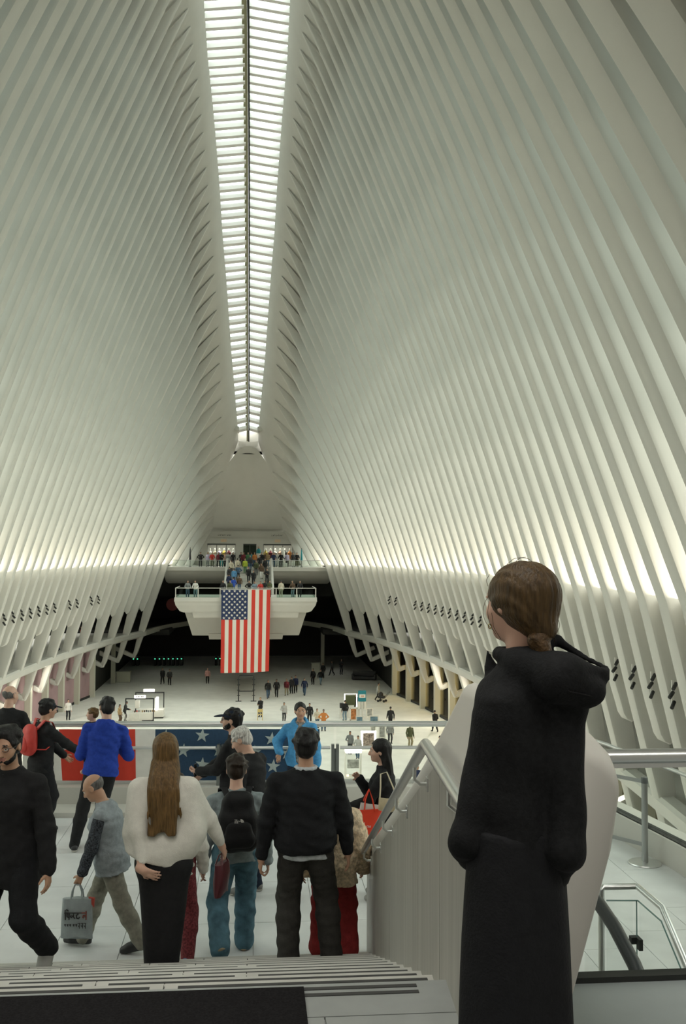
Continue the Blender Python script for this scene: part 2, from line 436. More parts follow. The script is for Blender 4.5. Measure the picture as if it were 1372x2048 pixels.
# the thick white parapet that flanks the stair
PTAB = [(3.12, .50), (3.3, .45), (3.69, .48), (4.37, .79), (5.4, 1.22), (6.5, 1.64), (8.8, 2.52), (9.1, 2.62)]
def ptop(Y): return interp(Y, PTAB)
par = empty('wall_stair'); setting(par, 'thick white sculpted parapet beside the stair, taller at its near end')
m = MB(); R = []
ysec = [3.10, 3.13, 3.2, 3.35, 3.69, 4.05, 4.37, 4.8, 5.4, 6, 6.5, 7.2, 8, 8.7, 9.0, 9.13, 9.17]
for j, Y in enumerate(ysec):
    zb = ZL - .5 if Y < 4 else ZB - .2
    e = {3.10: .035, 3.13: .012, 9.13: .015, 9.17: .04}.get(Y, 0)
    zt = CZ - ptop(Y); wr = interp(Y, [(3.1, 1.79), (4.4, 1.72), (6, 1.66), (9.2, 1.62)]); wb = 1.55
    drop = interp(Y, [(3.1, .15), (4.2, .12), (6, .04)])
    l, r = XW + e, wr - e; zt -= e
    h = 0.05; rr = min(.12, .05 + max(0, 5.5 - Y) * .04)
    sec = [(XW + e, zb), (l, zt - h)] + [(l + h - h * math.cos(t), zt - h + h * math.sin(t)) for t in (.5, 1.0)] + [(l + h, zt), (l + h + .04, zt - drop * .12)]
    c0 = (r - rr, zt - drop - rr * .75)
    sec += [(c0[0] + rr * math.sin(t), c0[1] + rr * math.cos(t)) for t in (.25, .6, .95, 1.3, 1.6)]
    sec += [(wr - e - .03, zt - drop - .28), (wr - e - .085, zt - drop - .48), (wb + .05 - e, max(zb + .1, zt - drop - .85)), (wb - e, zb)]
    R.append([Vector((x, Y, z)) for x, z in sec])
m.loft(R); m.build('parapet_body', WHITE, par, smooth=75)
PANEL = mat('grey_metal_panel', (0.42, 0.405, 0.365), 0.42, metal=0.3, noise=0.14, nscale=2.2, stretch=(1, 6, 0.35))
def railD(Y): return 0.80 if Y < 4.2 else 0.80 + (Y - 4.2) * (1.90 / 4.8)
def stepD(Y): return 1.70 if Y < 4 else min(3.60, 1.70 + (Y - 4) * RISE / TREAD + 0.12)
for a, b in ((3.16, 4.19), (4.2, 4.99), (5.0, 6.59), (6.6, 8.98)):
    q = [(a, railD(a) + .07), (b, railD(b) + .07), (b, stepD(b)), (a, stepD(a))]
    MB().prism([(XW - .014, y, CZ - d) for y, d in q], (.02, 0, 0)).build('side_panel', PANEL, par)
hr = MB().tube([(XW - .075, 9.05, CZ - 2.80), (XW - .075, 8.95, CZ - railD(9.0)), (XW - .075, 4.25, CZ - .825), (XW - .075, 4.18, CZ - .80), (XW - .075, 3.0, CZ - .80)], 0.024, 10).build('handrail', STEEL, par, smooth=50)
for Y in (3.5, 4.6, 5.5, 6.4, 7.4, 8.4, 8.92):
    z = CZ - railD(Y)
    MB().tube([(XW - .075, Y, z - .02), (XW - .075, Y, z - .085), (XW - .05, Y, z - .105), (XW, Y, z - .105)], 0.009, 6).box((XW - .02, Y - .03, z - .135), (XW - .008, Y + .03, z - .075)).build('rail_bracket', STEEL, hr)
PA = math.radians(-3.0); _p = Vector((XW, 4.0, 0)); par.location = _p - Matrix.Rotation(PA, 3, 'Z') @ _p; par.rotation_euler = (0, 0, PA)
# ------------------------------------------------------------------ glass railing at the balcony front
RLX, RLY, RLA = 0.0, 14.45, -0.055
kerb = MB()
kerb.box((-9.0, -0.14, ZB - .5), (5.2, 0.35, ZB + .30), bev=.02).box((-9, -0.62, ZB - .02), (5.0, -0.14, ZB + .07), bev=.01)
o = setting(kerb.build('kerb', WHITE2, None, smooth=40), 'low white kerb under the balcony railing'); o.location = (RLX, RLY, 0); o.rotation_euler = (0, 0, RLA)
rail = empty('glass_railing', (RLX, RLY, 0), RLA)
tag(rail, 'glass railing with steel posts and tubular rails along the balcony front', 'railing')
zt, zh, zg = CZ - 2.46, CZ - 2.77, ZB + .30
MB().tube([(-9, .10, zt), (5.1, .10, zt)], 0.042, 12).build('top_rail', STEEL, rail, smooth=50)
px = [.14 - 1.63 * k for k in range(5, -4, -1)]
for a in px:
    MB().box((a - .055, -.07, zg - .25), (a - .012, .03, zh + .04)).box((a + .012, -.07, zg - .25), (a + .055, .03, zh + .04)).box((a - .03, -.03, zg - .2), (a + .03, 0, zh - .02)).build('post', mat('dark_steel_post', (0.22, 0.23, 0.22), 0.4, metal=0.8), rail)
for a, b in zip(px, px[1:]):
    MB().tube([(a + .07, -.05, zh), (b - .07, -.05, zh)], 0.025, 10).build('handrail', STEEL, rail, smooth=50)
    MB().box((a + .02, .07, zg), (b - .02, .085, zt - .03)).build('glass_panel', GLASS, rail)
MB().box((-9, .04, zg - .02), (5.1, .12, zg + .05)).build('base_channel', STEEL, rail)
# ------------------------------------------------------------------ guard round the right edge of the balcony
pts = [(5.62, 3.6), (5.62, 7.0), (5.60, 9.5), (5.44, 11.2), (5.2, 12.9), (4.95, 13.9)]
def offs(P, d):
    out = []
    for i, p in enumerate(P):
        a, b = P[max(i - 1, 0)], P[min(i + 1, len(P) - 1)]; t = Vector((b[0] - a[0], b[1] - a[1])).normalized()
        out.append((p[0] + t.y * d, p[1] - t.x * d))
    return out
def strip(P, w0, w1, z0, z1):
    A, B = offs(P, w0), offs(P, w1)
    return MB().loft([[Vector((*a, z0)), Vector((*b, z0)), Vector((*b, z1)), Vector((*a, z1))] for a, b in zip(A, B)])
setting(strip(pts, -.05, .30, ZB - .5, ZB + .31).build('kerb', WHITE2, None, smooth=30), 'curved white kerb along the right edge of the balcony')
sg = empty('glass_railing'); tag(sg, 'curved glass railing on the kerb at the right edge of the balcony', 'railing')
strip(pts, -.02, .10, ZB + .31, ZB + .322).build('base_channel', SOOT, sg)
for a, b in zip(pts, pts[1:]):
    d = (Vector(b) - Vector(a)).normalized() * .01
    strip([(a[0] + d.x, a[1] + d.y), (b[0] - d.x, b[1] - d.y)], .04, .052, ZB + .322, CZ - 2.55).build('glass_panel', GLASS, sg)
MB().tube([(x + .04, y, CZ - 2.5) for x, y in pts], .025, 8).build('top_rail', STEEL, sg, smooth=50)
# ------------------------------------------------------------------ glass balustrade on the landing, right of the parapet
gb = empty('glass_balustrade', (0, 0, 0)); tag(gb, 'glass balustrade with a thick steel tube rail beside the white parapet', 'balustrade')
MB().tube([(1.72, 3.95, CZ - .815), (6.9, 3.95, CZ - .815)], .030, 16).build('top_rail', STEEL, gb, smooth=50)
MB().box((1.74, 3.94, CZ - .86), (6.9, 3.96, CZ - .842)).build('rail_channel', STEEL, gb)
MB().box((1.755, 3.945, ZL - .0), (4.2, 3.955, CZ - .85)).build('glass_panel', GLASS, gb)
MB().box((4.22, 3.945, ZL), (6.9, 3.955, CZ - .85)).build('glass_panel', GLASS, gb)
MB().box((1.70, 3.92, ZL), (6.9, 3.98, ZL + .022)).build('base_shoe', SOOT, gb)
# ------------------------------------------------------------------ escalator in the opening below
es = empty('escalator', (2.9, 7.0, ZB)); tag(es, 'escalator with a black moving handrail and glass sides below the landing', 'escalator')
def L(x, y, D): return Vector((x - 2.9, y - 7.0, CZ - D - ZB))
BLK = mat('black_rubber', (0.018, 0.02, 0.022), 0.45)
hp = [(7.32, 2.72), (7.38, 2.58), (7.30, 2.48), (7.0, 2.48), (6.7, 2.53), (6.35, 2.64), (6.0, 2.83), (5.5, 3.15), (4.6, 3.75), (3.6, 4.4)]
for x in (2.32, 3.04):
    MB().tube([L(x, y, d) for y, d in hp], .047, 12).build('handrail', BLK, es, smooth=50)
    MB().prism([L(x - .006, y, d + .05) for y, d in hp[2:]] + [L(x - .006, y, d + .95) for y, d in reversed(hp[2:])], (.012, 0, 0)).build('glass_side', GLASS, es)
    MB().prism([L(x - .09, y, d + .93) for y, d in hp[2:]] + [L(x - .09, y, d + 1.25) for y, d in reversed(hp[2:])], (.18, 0, 0)).build('skirt', mat('grey_skirt', (.30, .32, .32), .4, metal=.6), es)
for k in range(9):
    y = 6.9 - .42 * k; d = 3.62 + max(0, (k - 1)) * .25
    MB().box(L(2.42, y - .4, d + .22), L(2.94, y, d)).build('step', mat('grey_ribbed_step', (.16, .17, .17), .5, metal=.5), es)
MB().box(L(2.42, 6.95, 3.62), L(2.94, 7.02, 3.59)).build('comb_edge', mat('yellow_edge', (.62, .50, .08), .5), es)
eg = empty('glass_guard', (3.5, 7.0, ZB)); tag(eg, 'steel and glass guard at the right side of the escalator opening', 'railing')
def G(x, y, D): return Vector((x - 3.5, y - 7.0, CZ - D - ZB))
gp = [(3.20, 7.40, 3.60), (3.20, 7.40, 2.52), (3.22, 7.40, 2.50), (3.46, 7.40, 2.50), (3.48, 7.38, 2.50), (3.48, 6.94, 2.50), (3.51, 6.70, 2.72), (3.54, 5.6, 3.5), (3.56, 4.3, 4.4)]
MB().tube([G(*p) for p in gp], .024, 10).build('rail', STEEL, eg, smooth=50)
MB().box(G(3.24, 7.395, 3.58), G(3.44, 7.405, 2.60)).build('glass_panel', GLASS, eg)
MB().prism([G(3.475, 7.36, 2.60), G(3.475, 6.96, 2.60), G(3.50, 6.70, 2.82), G(3.53, 5.6, 3.6), G(3.53, 5.6, 4.4), G(3.475, 7.36, 3.58)], (.01, 0, 0)).build('glass_panel', GLASS, eg)
MB().box(G(3.42, 7.37, 2.92), G(3.49, 7.42, 2.87)).box(G(3.46, 7.32, 2.95), G(3.49, 7.37, 2.87)).build('glass_clamp', SOOT, eg)
EDGE = mat('green_glass_edge', (.16, .27, .25), .25)
MB().tube([G(3.24, 7.40, 2.60), G(3.475, 7.38, 2.60), G(3.48, 6.96, 2.60), G(3.505, 6.70, 2.82), G(3.535, 5.6, 3.6)], .006, 6).build('glass_edge', EDGE, eg)
MB().tube([G(3.47, 7.39, 2.60), G(3.47, 7.39, 3.58)], .005, 6).build('glass_edge', EDGE, eg)
for x_ in (1.755, 4.205): MB().box((x_, 3.944, ZL), (x_ + .008, 3.956, CZ - .85)).build('glass_edge', EDGE, gb)
# belt barrier post
p = atD(1290, 1727, 3.6)
st = empty('stanchion', (p.x, p.y, ZB)); tag(st, 'steel belt barrier post on a round base on the balcony floor', 'stanchion')
MB().lathe([(.0, 0), (.185, 0), (.19, .006), (.185, .018), (.05, .03), (.0, .03)], n=28).build('base', STEEL, st, smooth=40)
MB().lathe([(.0, .028), (.036, .028), (.036, .93), (.0, .93)], n=16).build('post', mat('satin_steel', (.38, .39, .38), .35, metal=.9), st, smooth=40)
MB().lathe([(.0, .93), (.039, .93), (.039, .99), (.033, 1.0), (.0, 1.0)], n=16).build('belt_head', mat('dark_head', (.10, .11, .11), .4), st, smooth=40)
for z0, z1, nm in ((.93, .975, 'belt'), (.20, .245, 'belt')):
    MB().add([(-.03, .0, z0), (-.9, 1.3, z0 - .02), (-.9, 1.3, z1 - .02), (-.03, .0, z1), (-.03, .012, z0), (-.9, 1.312, z0 - .02), (-.9, 1.312, z1 - .02), (-.03, .012, z1)],
             [(0, 1, 2, 3), (7, 6, 5, 4), (3, 2, 6, 7), (0, 4, 5, 1)]).build(nm, mat('grey_belt', (.30, .31, .30), .7), st)
# door mat
dm = MB().box((-4.6, 1.2, ZL), (.775, 3.955, ZL + .012))
o = dm.build('door_mat', mat('black_mat', (0.012, 0.011, 0.012), 0.95, noise=0.4, nscale=120, spec=.1)); tag(o, 'black entrance mat on the landing at the head of the stair', 'mat')

# ------------------------------------------------------------------ far landing, stair and balcony
DF, DB = 1.57, 4.35
ZF, ZFB = CZ - DF, CZ - DB
fl = empty('far_landing'); setting(fl, 'far upper landing in front of the shops')
MB().box((-9.0, 112.0, ZF - .45), (9.0, 125, ZF), bev=.05).build('slab', WHITE, fl)
m = MB(); R = []
for x in (-9.2, -2.45):
    R.append([Vector((x, y, CZ - d)) for y, d in ((112.3, 2.0), (112.5, 2.4), (113.6, 2.95), (115.5, 3.35), (118.5, 3.6), (118.5, 2.0))])
m.loft(R)
R = [[Vector((-p.x + .3, p.y, p.z)) for p in r] for r in R]; m.loft(R)
m.build('soffit', WHITE2, fl, smooth=50)
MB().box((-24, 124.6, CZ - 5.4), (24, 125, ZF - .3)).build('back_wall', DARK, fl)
SX0, SX1 = -2.1, 2.6
fs = empty('far_stair'); setting(fs, 'white far stair filled with people')
n = 16; ya, yb = 103.2, 112.1
for k in range(n):
    z = ZFB + (ZF - ZFB) * (k + 1) / n
    MB().box((SX0, ya + (yb - ya) * k / n, z - .5), (SX1, ya + (yb - ya) * (k + 1) / n + .03, z)).build('tread', WHITE2, fs)
for x in (SX0 - .22, SX1 - .02):
    m = MB(); R = []
    for y, d in ((102.9, DB - .75), (103.2, DB - .95), (112.0, DF - .92), (112.6, DF - 1.0), (112.9, DF - .85)):
        zt = CZ - d; zb = max(zt - 2.3, ZFB - .3)
        R.append([Vector((x + xx, y, z)) for xx, z in ((0, zb), (0.24, zb), (.24, zt - .04), (.19, zt), (.05, zt), (0, zt - .04))])
    m.loft(R); m.build('parapet', WHITE, fs, smooth=40)
fb = empty('far_balcony'); setting(fb, 'white far balcony that carries the large flag')
def slabloft(name, prof, mt=WHITE):
    m = MB(); m.loft([[Vector((-hw, y0, CZ - d)), Vector((hw, y0, CZ - d)), Vector((hw, y1, CZ - d)), Vector((-hw, y1, CZ - d))] for hw, y0, y1, d in prof])
    return m.build(name, mt, fb)
slabloft('plinth', [(6.86, 97.0, 104, 4.30), (6.86, 97.0, 104, 4.36), (6.88, 96.95, 104, 4.70)])
slabloft('deck', [(6.85, 97.3, 103.5, 4.31), (6.85, 97.3, 103.5, 4.35)])
slabloft('tub', [(6.84, 97.0, 104, 4.70), (6.75, 97.02, 104, 5.05), (6.35, 97.15, 104, 5.62), (5.95, 97.2, 104, 5.75)])
slabloft('belly', [(5.2, 97.22, 104, 5.6), (5.02, 97.35, 104, 6.26)])
slabloft('underside', [(5.95, 98.2, 112, 5.70), (5.75, 98.6, 112, 6.4), (5.28, 99.8, 112, 8.15), (5.2, 100, 112, 8.2)], WHITE2)
slabloft('keel', [(3.7, 99.6, 112, 8.0), (3.62, 100.0, 112, 8.58)], WHITE2)
rl = empty('glass_railing', (0, 97.1, ZFB)); tag(rl, 'glass railing with white posts round the far balcony behind the flag', 'railing')
xs = [-6.75, -4.6, -2.5, 2.9, 4.9, 6.75]
for a in xs: MB().box((a - .045, -.04, 0), (a + .045, .04, .92)).build('post', WHITE, rl)
for a, b in ((-6.75, -4.6), (-4.6, -2.5), (2.9, 4.9), (4.9, 6.75)):
    MB().box((a + .06, -.01, .06), (b - .06, .01, .86)).build('glass_panel', glass('green_glass', (.72, .80, .76), .12), rl)
MB().tube([(-6.8, 0, .95), (6.8, 0, .95)], .04, 8).build('top_rail', WHITE, rl)
for sx in (-1, 1):
    MB().box((sx * 6.75 - .01, .05, .06), (sx * 6.75 + .01, 4.5, .86)).build('glass_panel', MATS['green_glass'], rl)
    MB().tube([(sx * 6.76, 0, .95), (sx * 6.76, 5.5, .95)], .035, 8).build('side_rail', WHITE, rl)
for x0, x1, sd in ((-8.3, SX0 - .25, 'left'), (SX1 + .25, 8.3, 'right')):
    r2 = empty('glass_railing', (0, 112.2, ZF)); tag(r2, 'glass railing on the far landing, %s of the far stair' % sd, 'railing')
    k = 4; w = (x1 - x0) / k
    for j in range(k): MB().box((x0 + w * j + .03, -.01, .05), (x0 + w * (j + 1) - .03, .01, .72)).build('glass_panel', glass('pale_glass', (.88, .92, .90), .08), r2)
    MB().tube([(x0, 0, .75), (x1, 0, .75)], .03, 6).build('top_rail', STEEL, r2)
# wall with shop windows and the middle doors
wf = empty('wall_far'); setting(wf, 'white end wall with two shop windows and glass doors')
YW = 118.6
def wx(px): return (px - 505) * YW / F_PX + CX
LW, CDR, RW = (wx(416), wx(472)), (wx(487), wx(513)), (wx(527), wx(585))
ht, hl = CZ + 1.10, CZ + 2.5
m = MB()
for a, b in ((-9.5, LW[0]), (LW[1], CDR[0]), (CDR[1], RW[0]), (RW[1], 9.5)): m.box((a, YW, ZF), (b, YW + .4, ht))
m.box((-9.5, YW, ht), (9.5, YW + .4, hl + 1.4)); m.box((-4.9, YW - .06, CZ + 1.9), (5.2, YW, hl + .42))
m.box((-4.6, YW - .12, CZ + 1.72), (4.9, YW, CZ + 1.78))
m.box((-4.3, YW - .32, hl + .02), (4.6, YW, hl + .10))
m.build('wall_front', WHITE2, wf)
m = MB().box((-9.5, YW + 5, ZF), (9.5, YW + 5.2, ht + .6)).box((-9.5, YW + .4, ht + .2), (9.5, YW + 5, ht + .4)).box((-9.5, YW, hl), (9.5, 124, hl + 1.5)).box((-9.7, YW, ZF), (-9.4, YW + 6, hl + .3)).box((9.4, YW, ZF), (9.7, YW + 6, hl + .3))
m.build('shop_back_wall', mat('shop_wall', (.30, .29, .26), .8), wf)
DKFR = mat('dark_window_frame', (.05, .055, .05), .5)
for nm, (a, b), muls in (('window_frame', LW, 3), ('door_frame', CDR, 2), ('window_frame', RW, 3)):
    f = MB().box((a, YW + .05, ht - .16), (b, YW + .2, ht)).box((a, YW + .05, ZF), (b, YW + .2, ZF + .08))
    for k in range(muls + 1):
        x = a + (b - a) * k / muls; f.box((x - .04, YW + .06, ZF), (x + .04, YW + .18, ht))
    fo = f.build(nm, DKFR, wf)
    for k in range(muls):
        x0 = a + (b - a) * k / muls; x1 = a + (b - a) * (k + 1) / muls
        MB().box((x0 + .04, YW + .11, ZF + .08), (x1 - .04, YW + .13, ht - .16)).build('pane', MATS['pale_glass'] if nm[0] == 'w' else glass('dark_green_glass', (.16, .20, .17), .15), fo)
# small dark lettering above the shops, too far off to be read: one mark per letter
LETT = mat('black_lettering', (.03, .03, .03), .6)
for x0, pat in ((wx(437), (.17, .09, .13, .13, .08, .13, 0, .15, .07, .11, .12)), (wx(543), (.14, .11, .13, .13, .12, .13, .08, .13, .11))):
    m = MB(); x = x0
    for k, w in enumerate(pat):
        if w:
            h = .17
            m.box((x, YW - .075, CZ + 2.02), (x + .03, YW - .06, CZ + 2.02 + h)); m.box((x, YW - .075, CZ + 2.02 + (h - .03) * (k % 3) / 2), (x + w - .03, YW - .06, CZ + 2.05 + (h - .03) * (k % 3) / 2))
            if k % 2: m.box((x + w - .05, YW - .075, CZ + 2.02), (x + w - .02, YW - .06, CZ + 2.02 + h * .8))
        x += (w or .1) + .03
    m.build('lettering', LETT, wf)
for pxx in (448, 555):
    MB().box((wx(pxx) - .35, YW - .02, CZ + 1.28), (wx(pxx) + .35, YW, CZ + 1.62)).build('shop_emblem', mat('pale_orange', (.70, .52, .36), .6), wf)
for c in (LW, RW):
    l = bpy.data.lights.new('shop_lamp', 'AREA'); l.shape = 'RECTANGLE'; l.size = 3; l.size_y = 2.5; l.energy = 160; l.color = (1, .95, .88)
    o = bpy.data.objects.new('shop_lamp', l); COL.objects.link(o); o.location = ((c[0] + c[1]) / 2, YW + 2.2, ht + .15)
# ------------------------------------------------------------------ gallery round the far end, dark lower hall
arc = [(112, 11.0), (117, 10.35), (122, 9.2), (127, 7.5), (131, 5.0), (133, 2.2), (133.4, 0)]
arc2 = arc + [(y, -x) for y, x in arc[-2::-1]]
m = MB(); R = []
for i, (y, x) in enumerate(arc2):
    a, b = arc2[max(0, i - 1)], arc2[min(len(arc2) - 1, i + 1)]
    t = Vector((b[1] - a[1], b[0] - a[0])).normalized(); nx, ny = -t.y * -1, t.x * -1
    o = Vector((x, y, 0)); nn = Vector((x, (y - 112) * 1.6 + 1, 0)).normalized()
    R.append([Vector((o.x, o.y, CZ - 8.62)), Vector((o.x, o.y, CZ - 9.15)), Vector((o.x + nn.x * .5, o.y + nn.y * .5, CZ - 9.25)), Vector((o.x + nn.x * .5, o.y + nn.y * .5, CZ - 8.62))])
m.loft(R)
setting(m.build('gallery_band', mat('grey_band', (.42, .42, .36), .6)), 'curved edge of the gallery round the far end')
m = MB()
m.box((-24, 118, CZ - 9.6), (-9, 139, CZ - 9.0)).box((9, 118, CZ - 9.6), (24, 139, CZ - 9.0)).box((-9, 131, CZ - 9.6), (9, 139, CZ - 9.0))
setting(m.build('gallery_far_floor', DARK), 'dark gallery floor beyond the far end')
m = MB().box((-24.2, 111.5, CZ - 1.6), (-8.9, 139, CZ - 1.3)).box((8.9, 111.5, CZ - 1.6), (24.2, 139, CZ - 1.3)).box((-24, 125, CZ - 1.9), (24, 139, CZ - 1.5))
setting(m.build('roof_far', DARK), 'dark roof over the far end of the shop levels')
# shop fronts under the gallery, at the level of the main floor
MAUVE = mat('mauve_hoarding', (.34, .22, .23), .7, noise=.15, nscale=.6)
CREAM = mat('cream_shop_wall', (.62, .55, .36), .7)
PILL = mat('shop_pillar', (.55, .53, .44), .6)
for side, nm in ((-1, 'wall_shops_left'), (1, 'wall_shops_right')):
    w = empty(nm); setting(w, 'row of shop fronts under the gallery, %s of the main floor' % ('left' if side < 0 else 'right'))
    Ys = [100.3 - 4.5 * k for k in range(17)]
    xs_ = [xk(y) + 3.75 for y in Ys]
    for y, x in zip(Ys, xs_):
        MB().box((side * x - .30, y - .36, 0), (side * x + .30, y + .36, CZ - 9.3)).build('pillar', PILL, w)
    for (y0, x0), (y1, x1) in zip(zip(Ys, xs_), list(zip(Ys, xs_))[1:]):
        a, b = Vector((side * (x0 + .15), y0 - .4, 0)), Vector((side * (x1 + .15), y1 + .4, 0))
        q = [a, b, b + Vector((0, 0, 4.7)), a + Vector((0, 0, 4.7))]
        nrm = Vector((side * .06, 0, 0))
        MB().prism([a - nrm, b - nrm, b - nrm + Vector((0, 0, .22)), a - nrm + Vector((0, 0, .22))], nrm * 2).build('plinth', SOOT, w)
        MB().prism([p + Vector((0, 0, .22)) for p in q[:2]] + [q[2], q[3]], nrm).build('hoarding_panel' if side < 0 else 'shop_glass', MAUVE if side < 0 else glass('warm_glass', (.75, .72, .60), .12), w)
    if side > 0:
        m = MB(); m.loft([[Vector((x + 4.5, y, 0)), Vector((x + 4.6, y, 0)), Vector((x + 4.6, y, 4.7)), Vector((x + 4.5, y, 4.7))] for y, x in zip(Ys, xs_)])
        m.build('shop_back', CREAM, w)
        for y, x in zip(Ys, xs_): MB().box((x + .32, y - .06, 0), (x + 4.5, y + .06, 4.7)).build('shop_partition', CREAM, w)
        for k in range(7):
            y = 98.1 - 4.5 * k; l = bpy.data.lights.new('shop_lamp', 'AREA'); l.shape = 'RECTANGLE'; l.size = 2.5; l.size_y = 3.2; l.energy = 130; l.color = (1, .84, .55)
            o = bpy.data.objects.new('shop_lamp', l); COL.objects.link(o); o.location = (xk(y) + 6.2, y, 4.15)
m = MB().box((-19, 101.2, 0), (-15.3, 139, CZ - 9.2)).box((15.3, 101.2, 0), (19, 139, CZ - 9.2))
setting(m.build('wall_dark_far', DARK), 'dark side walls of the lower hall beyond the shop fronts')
# turnstiles with green lamps at the far end of the lower hall
for k, pxx in enumerate((267, 275, 310, 319, 328, 337, 346, 355, 363, 432, 440)):
    p = atY(pxx, 1312 if k < 9 else 1305, 127.0)
    t = empty('turnstile', (p.x, 127.0, 0)); tag(t, 'dark turnstile with a small green lamp at the far end, %s from the left' % ('first', 'second', 'third', 'fourth', 'fifth', 'sixth', 'seventh', 'eighth', 'ninth', 'tenth', 'eleventh')[k], 'turnstile', 'turnstiles at the far end')
    MB().box((-.14, 0, 0), (.14, 1.5, 1.0), bev=.04).build('cabinet', DARK, t)
    MB().box((-.07, -.02, .84), (.07, 0, .94)).build('green_lamp', mat('green_lamp', (.05, .5, .25), .5, emit=(.10, .9, .45, 0.9)), t)

# ------------------------------------------------------------------ bodies: smooth blended volumes meshed into one continuous surface
class Vol:
    def __init__(s, lo, hi, vox, labels=False):
        s.lo = np.array(lo, np.float32); s.vox = vox
        s.n = np.maximum(4, np.ceil((np.array(hi) - np.array(lo)) / vox).astype(int) + 1)
        s.F = np.full(s.n, 10.0, np.float32); s.L = np.zeros(s.n, np.uint8) if labels else None
    def sub(s, lo, hi, m):
        a = np.clip(((np.array(lo) - m - s.lo) / s.vox).astype(int), 0, s.n - 1); b = np.clip(((np.array(hi) + m - s.lo) / s.vox).astype(int) + 2, 1, s.n)
        if np.any(b <= a): return None
        sl = tuple(slice(i, j) for i, j in zip(a, b))
        ax = [s.lo[k] + s.vox * np.arange(a[k], b[k], dtype=np.float32) for k in range(3)]
        return sl, ax[0][:, None, None], ax[1][None, :, None], ax[2][None, None, :]
    def put(s, sl, d, k, lab=0):
        A = s.F[sl]
        if s.L is not None: s.L[sl] = np.where(d < A, lab, s.L[sl])
        if k > 0:
            h = np.maximum(k - np.abs(A - d), 0) / k
            s.F[sl] = np.minimum(A, d) - h * h * k * 0.25
        else: s.F[sl] = np.minimum(A, d)
    def cone(s, a, b, ra, rb, k=0.03, lab=0, flat=None, fs=1.0):
        a = np.array(a, float); b = np.array(b, float); r = max(ra, rb) * max(1.0, fs if flat is not None else 1)
        g = s.sub(np.minimum(a, b) - r, np.maximum(a, b) + r, k + 2 * s.vox)
        if g is None: return s
        sl, X, Y, Z = g
        ba = b - a; L2 = max(1e-9, float(ba @ ba))
        px, py, pz = X - a[0], Y - a[1], Z - a[2]
        t = np.clip((px * ba[0] + py * ba[1] + pz * ba[2]) / L2, 0, 1)
        qx, qy, qz = px - t * ba[0], py - t * ba[1], pz - t * ba[2]
        if flat is not None:
            f = np.array(flat, float); f /= np.linalg.norm(f); c = (qx * f[0] + qy * f[1] + qz * f[2]) * (1.0 / fs - 1.0)
            qx, qy, qz = qx + c * f[0], qy + c * f[1], qz + c * f[2]
        d = np.sqrt(qx * qx + qy * qy + qz * qz) - (ra + (rb - ra) * t)
        s.put(sl, d.astype(np.float32), k, lab); return s
    def ell_d(s, c, r, R, m):
        c = np.array(c, float); r = np.array(r, float); R = np.eye(3) if R is None else np.array(R, float)
        ext = np.sqrt((R ** 2) @ (r ** 2))
        g = s.sub(c - ext, c + ext, m)
        if g is None: return None
        sl, X, Y, Z = g; px, py, pz = X - c[0], Y - c[1], Z - c[2]
        q = [(px * R[0, i] + py * R[1, i] + pz * R[2, i]) for i in range(3)]
        k0 = np.sqrt(sum((q[i] / r[i]) ** 2 for i in range(3))); k1 = np.sqrt(sum((q[i] / r[i] ** 2) ** 2 for i in range(3))) + 1e-6
        return sl, (k0 * (k0 - 1) / k1).astype(np.float32)
    def ell(s, c, r, R=None, k=0.03, lab=0):
        g = s.ell_d(c, r, R, k + 2 * s.vox)
        if g: s.put(g[0], g[1], k, lab)
        return s
    def cut(s, c, r, R=None, k=0.02):
        g = s.ell_d(c, r, R, k + 0.12)
        if g:
            sl, d = g; A = s.F[sl]; h = np.maximum(k - np.abs(A + d), 0) / k
            s.F[sl] = np.maximum(A, -d) + h * h * k * 0.25
        return s
    def stack(s, O, B, prof, k=0.03, p=2.3, lab=0, m=.35):
        """trunk with elliptic sections: prof rows are (height, half width, half depth, forward offset) in the frame B at O"""
        O = np.array(O, float); z0, z1 = prof[0][0], prof[-1][0]; W = max(r[1] for r in prof)
        c = O + B @ V3(0, 0, (z0 + z1) / 2); e = max(W, (z1 - z0) / 2) + .12
        g = s.sub(c - e, c + e, k)
        if g is None: return s
        sl, X, Y, Z = g; X, Y, Z = X - O[0], Y - O[1], Z - O[2]
        q = [X * B[0, i] + Y * B[1, i] + Z * B[2, i] for i in range(3)]
        zs = [r[0] for r in prof]; f = lambda j: np.interp(q[2], zs, [r[j] for r in prof])
        w, d, o = f(1), f(2), f(3); a = np.abs(q[0]) / w; b = np.abs(q[1] - o) / d
        r = (a ** p + b ** p) ** (1 / p); D = (r - 1) * np.minimum(w, d)
        D = np.maximum(D, np.maximum(z0 - q[2], q[2] - z1))
        s.put(sl, D.astype(np.float32), k, lab); return s
    def plane(s, p, n, k=0.0):
        """keep the side the normal points away from"""
        X, Y, Z = [s.lo[i] + s.vox * np.arange(s.n[i], dtype=np.float32) for i in range(3)]
        n = np.array(n, float); n /= np.linalg.norm(n)
        d = (X[:, None, None] - p[0]) * n[0] + (Y[None, :, None] - p[1]) * n[1] + (Z[None, None, :] - p[2]) * n[2]
        s.F = np.maximum(s.F, d.astype(np.float32)); return s
    def wrinkle(s, amp, fx, fy, fz, seed=0):
        X, Y, Z = [s.lo[i] + s.vox * np.arange(s.n[i], dtype=np.float32) for i in range(3)]
        X, Y, Z = X[:, None, None], Y[None, :, None], Z[None, None, :]
        w = np.sin(fx * X + 2.1 * np.sin(0.6 * fy * Y + seed) + fz * Z + seed) + 0.6 * np.sin(1.7 * fz * Z - fy * Y + 1.3 * np.sin(fx * X * .7) + 2 * seed)
        s.F = s.F + (amp * w).astype(np.float32); return s
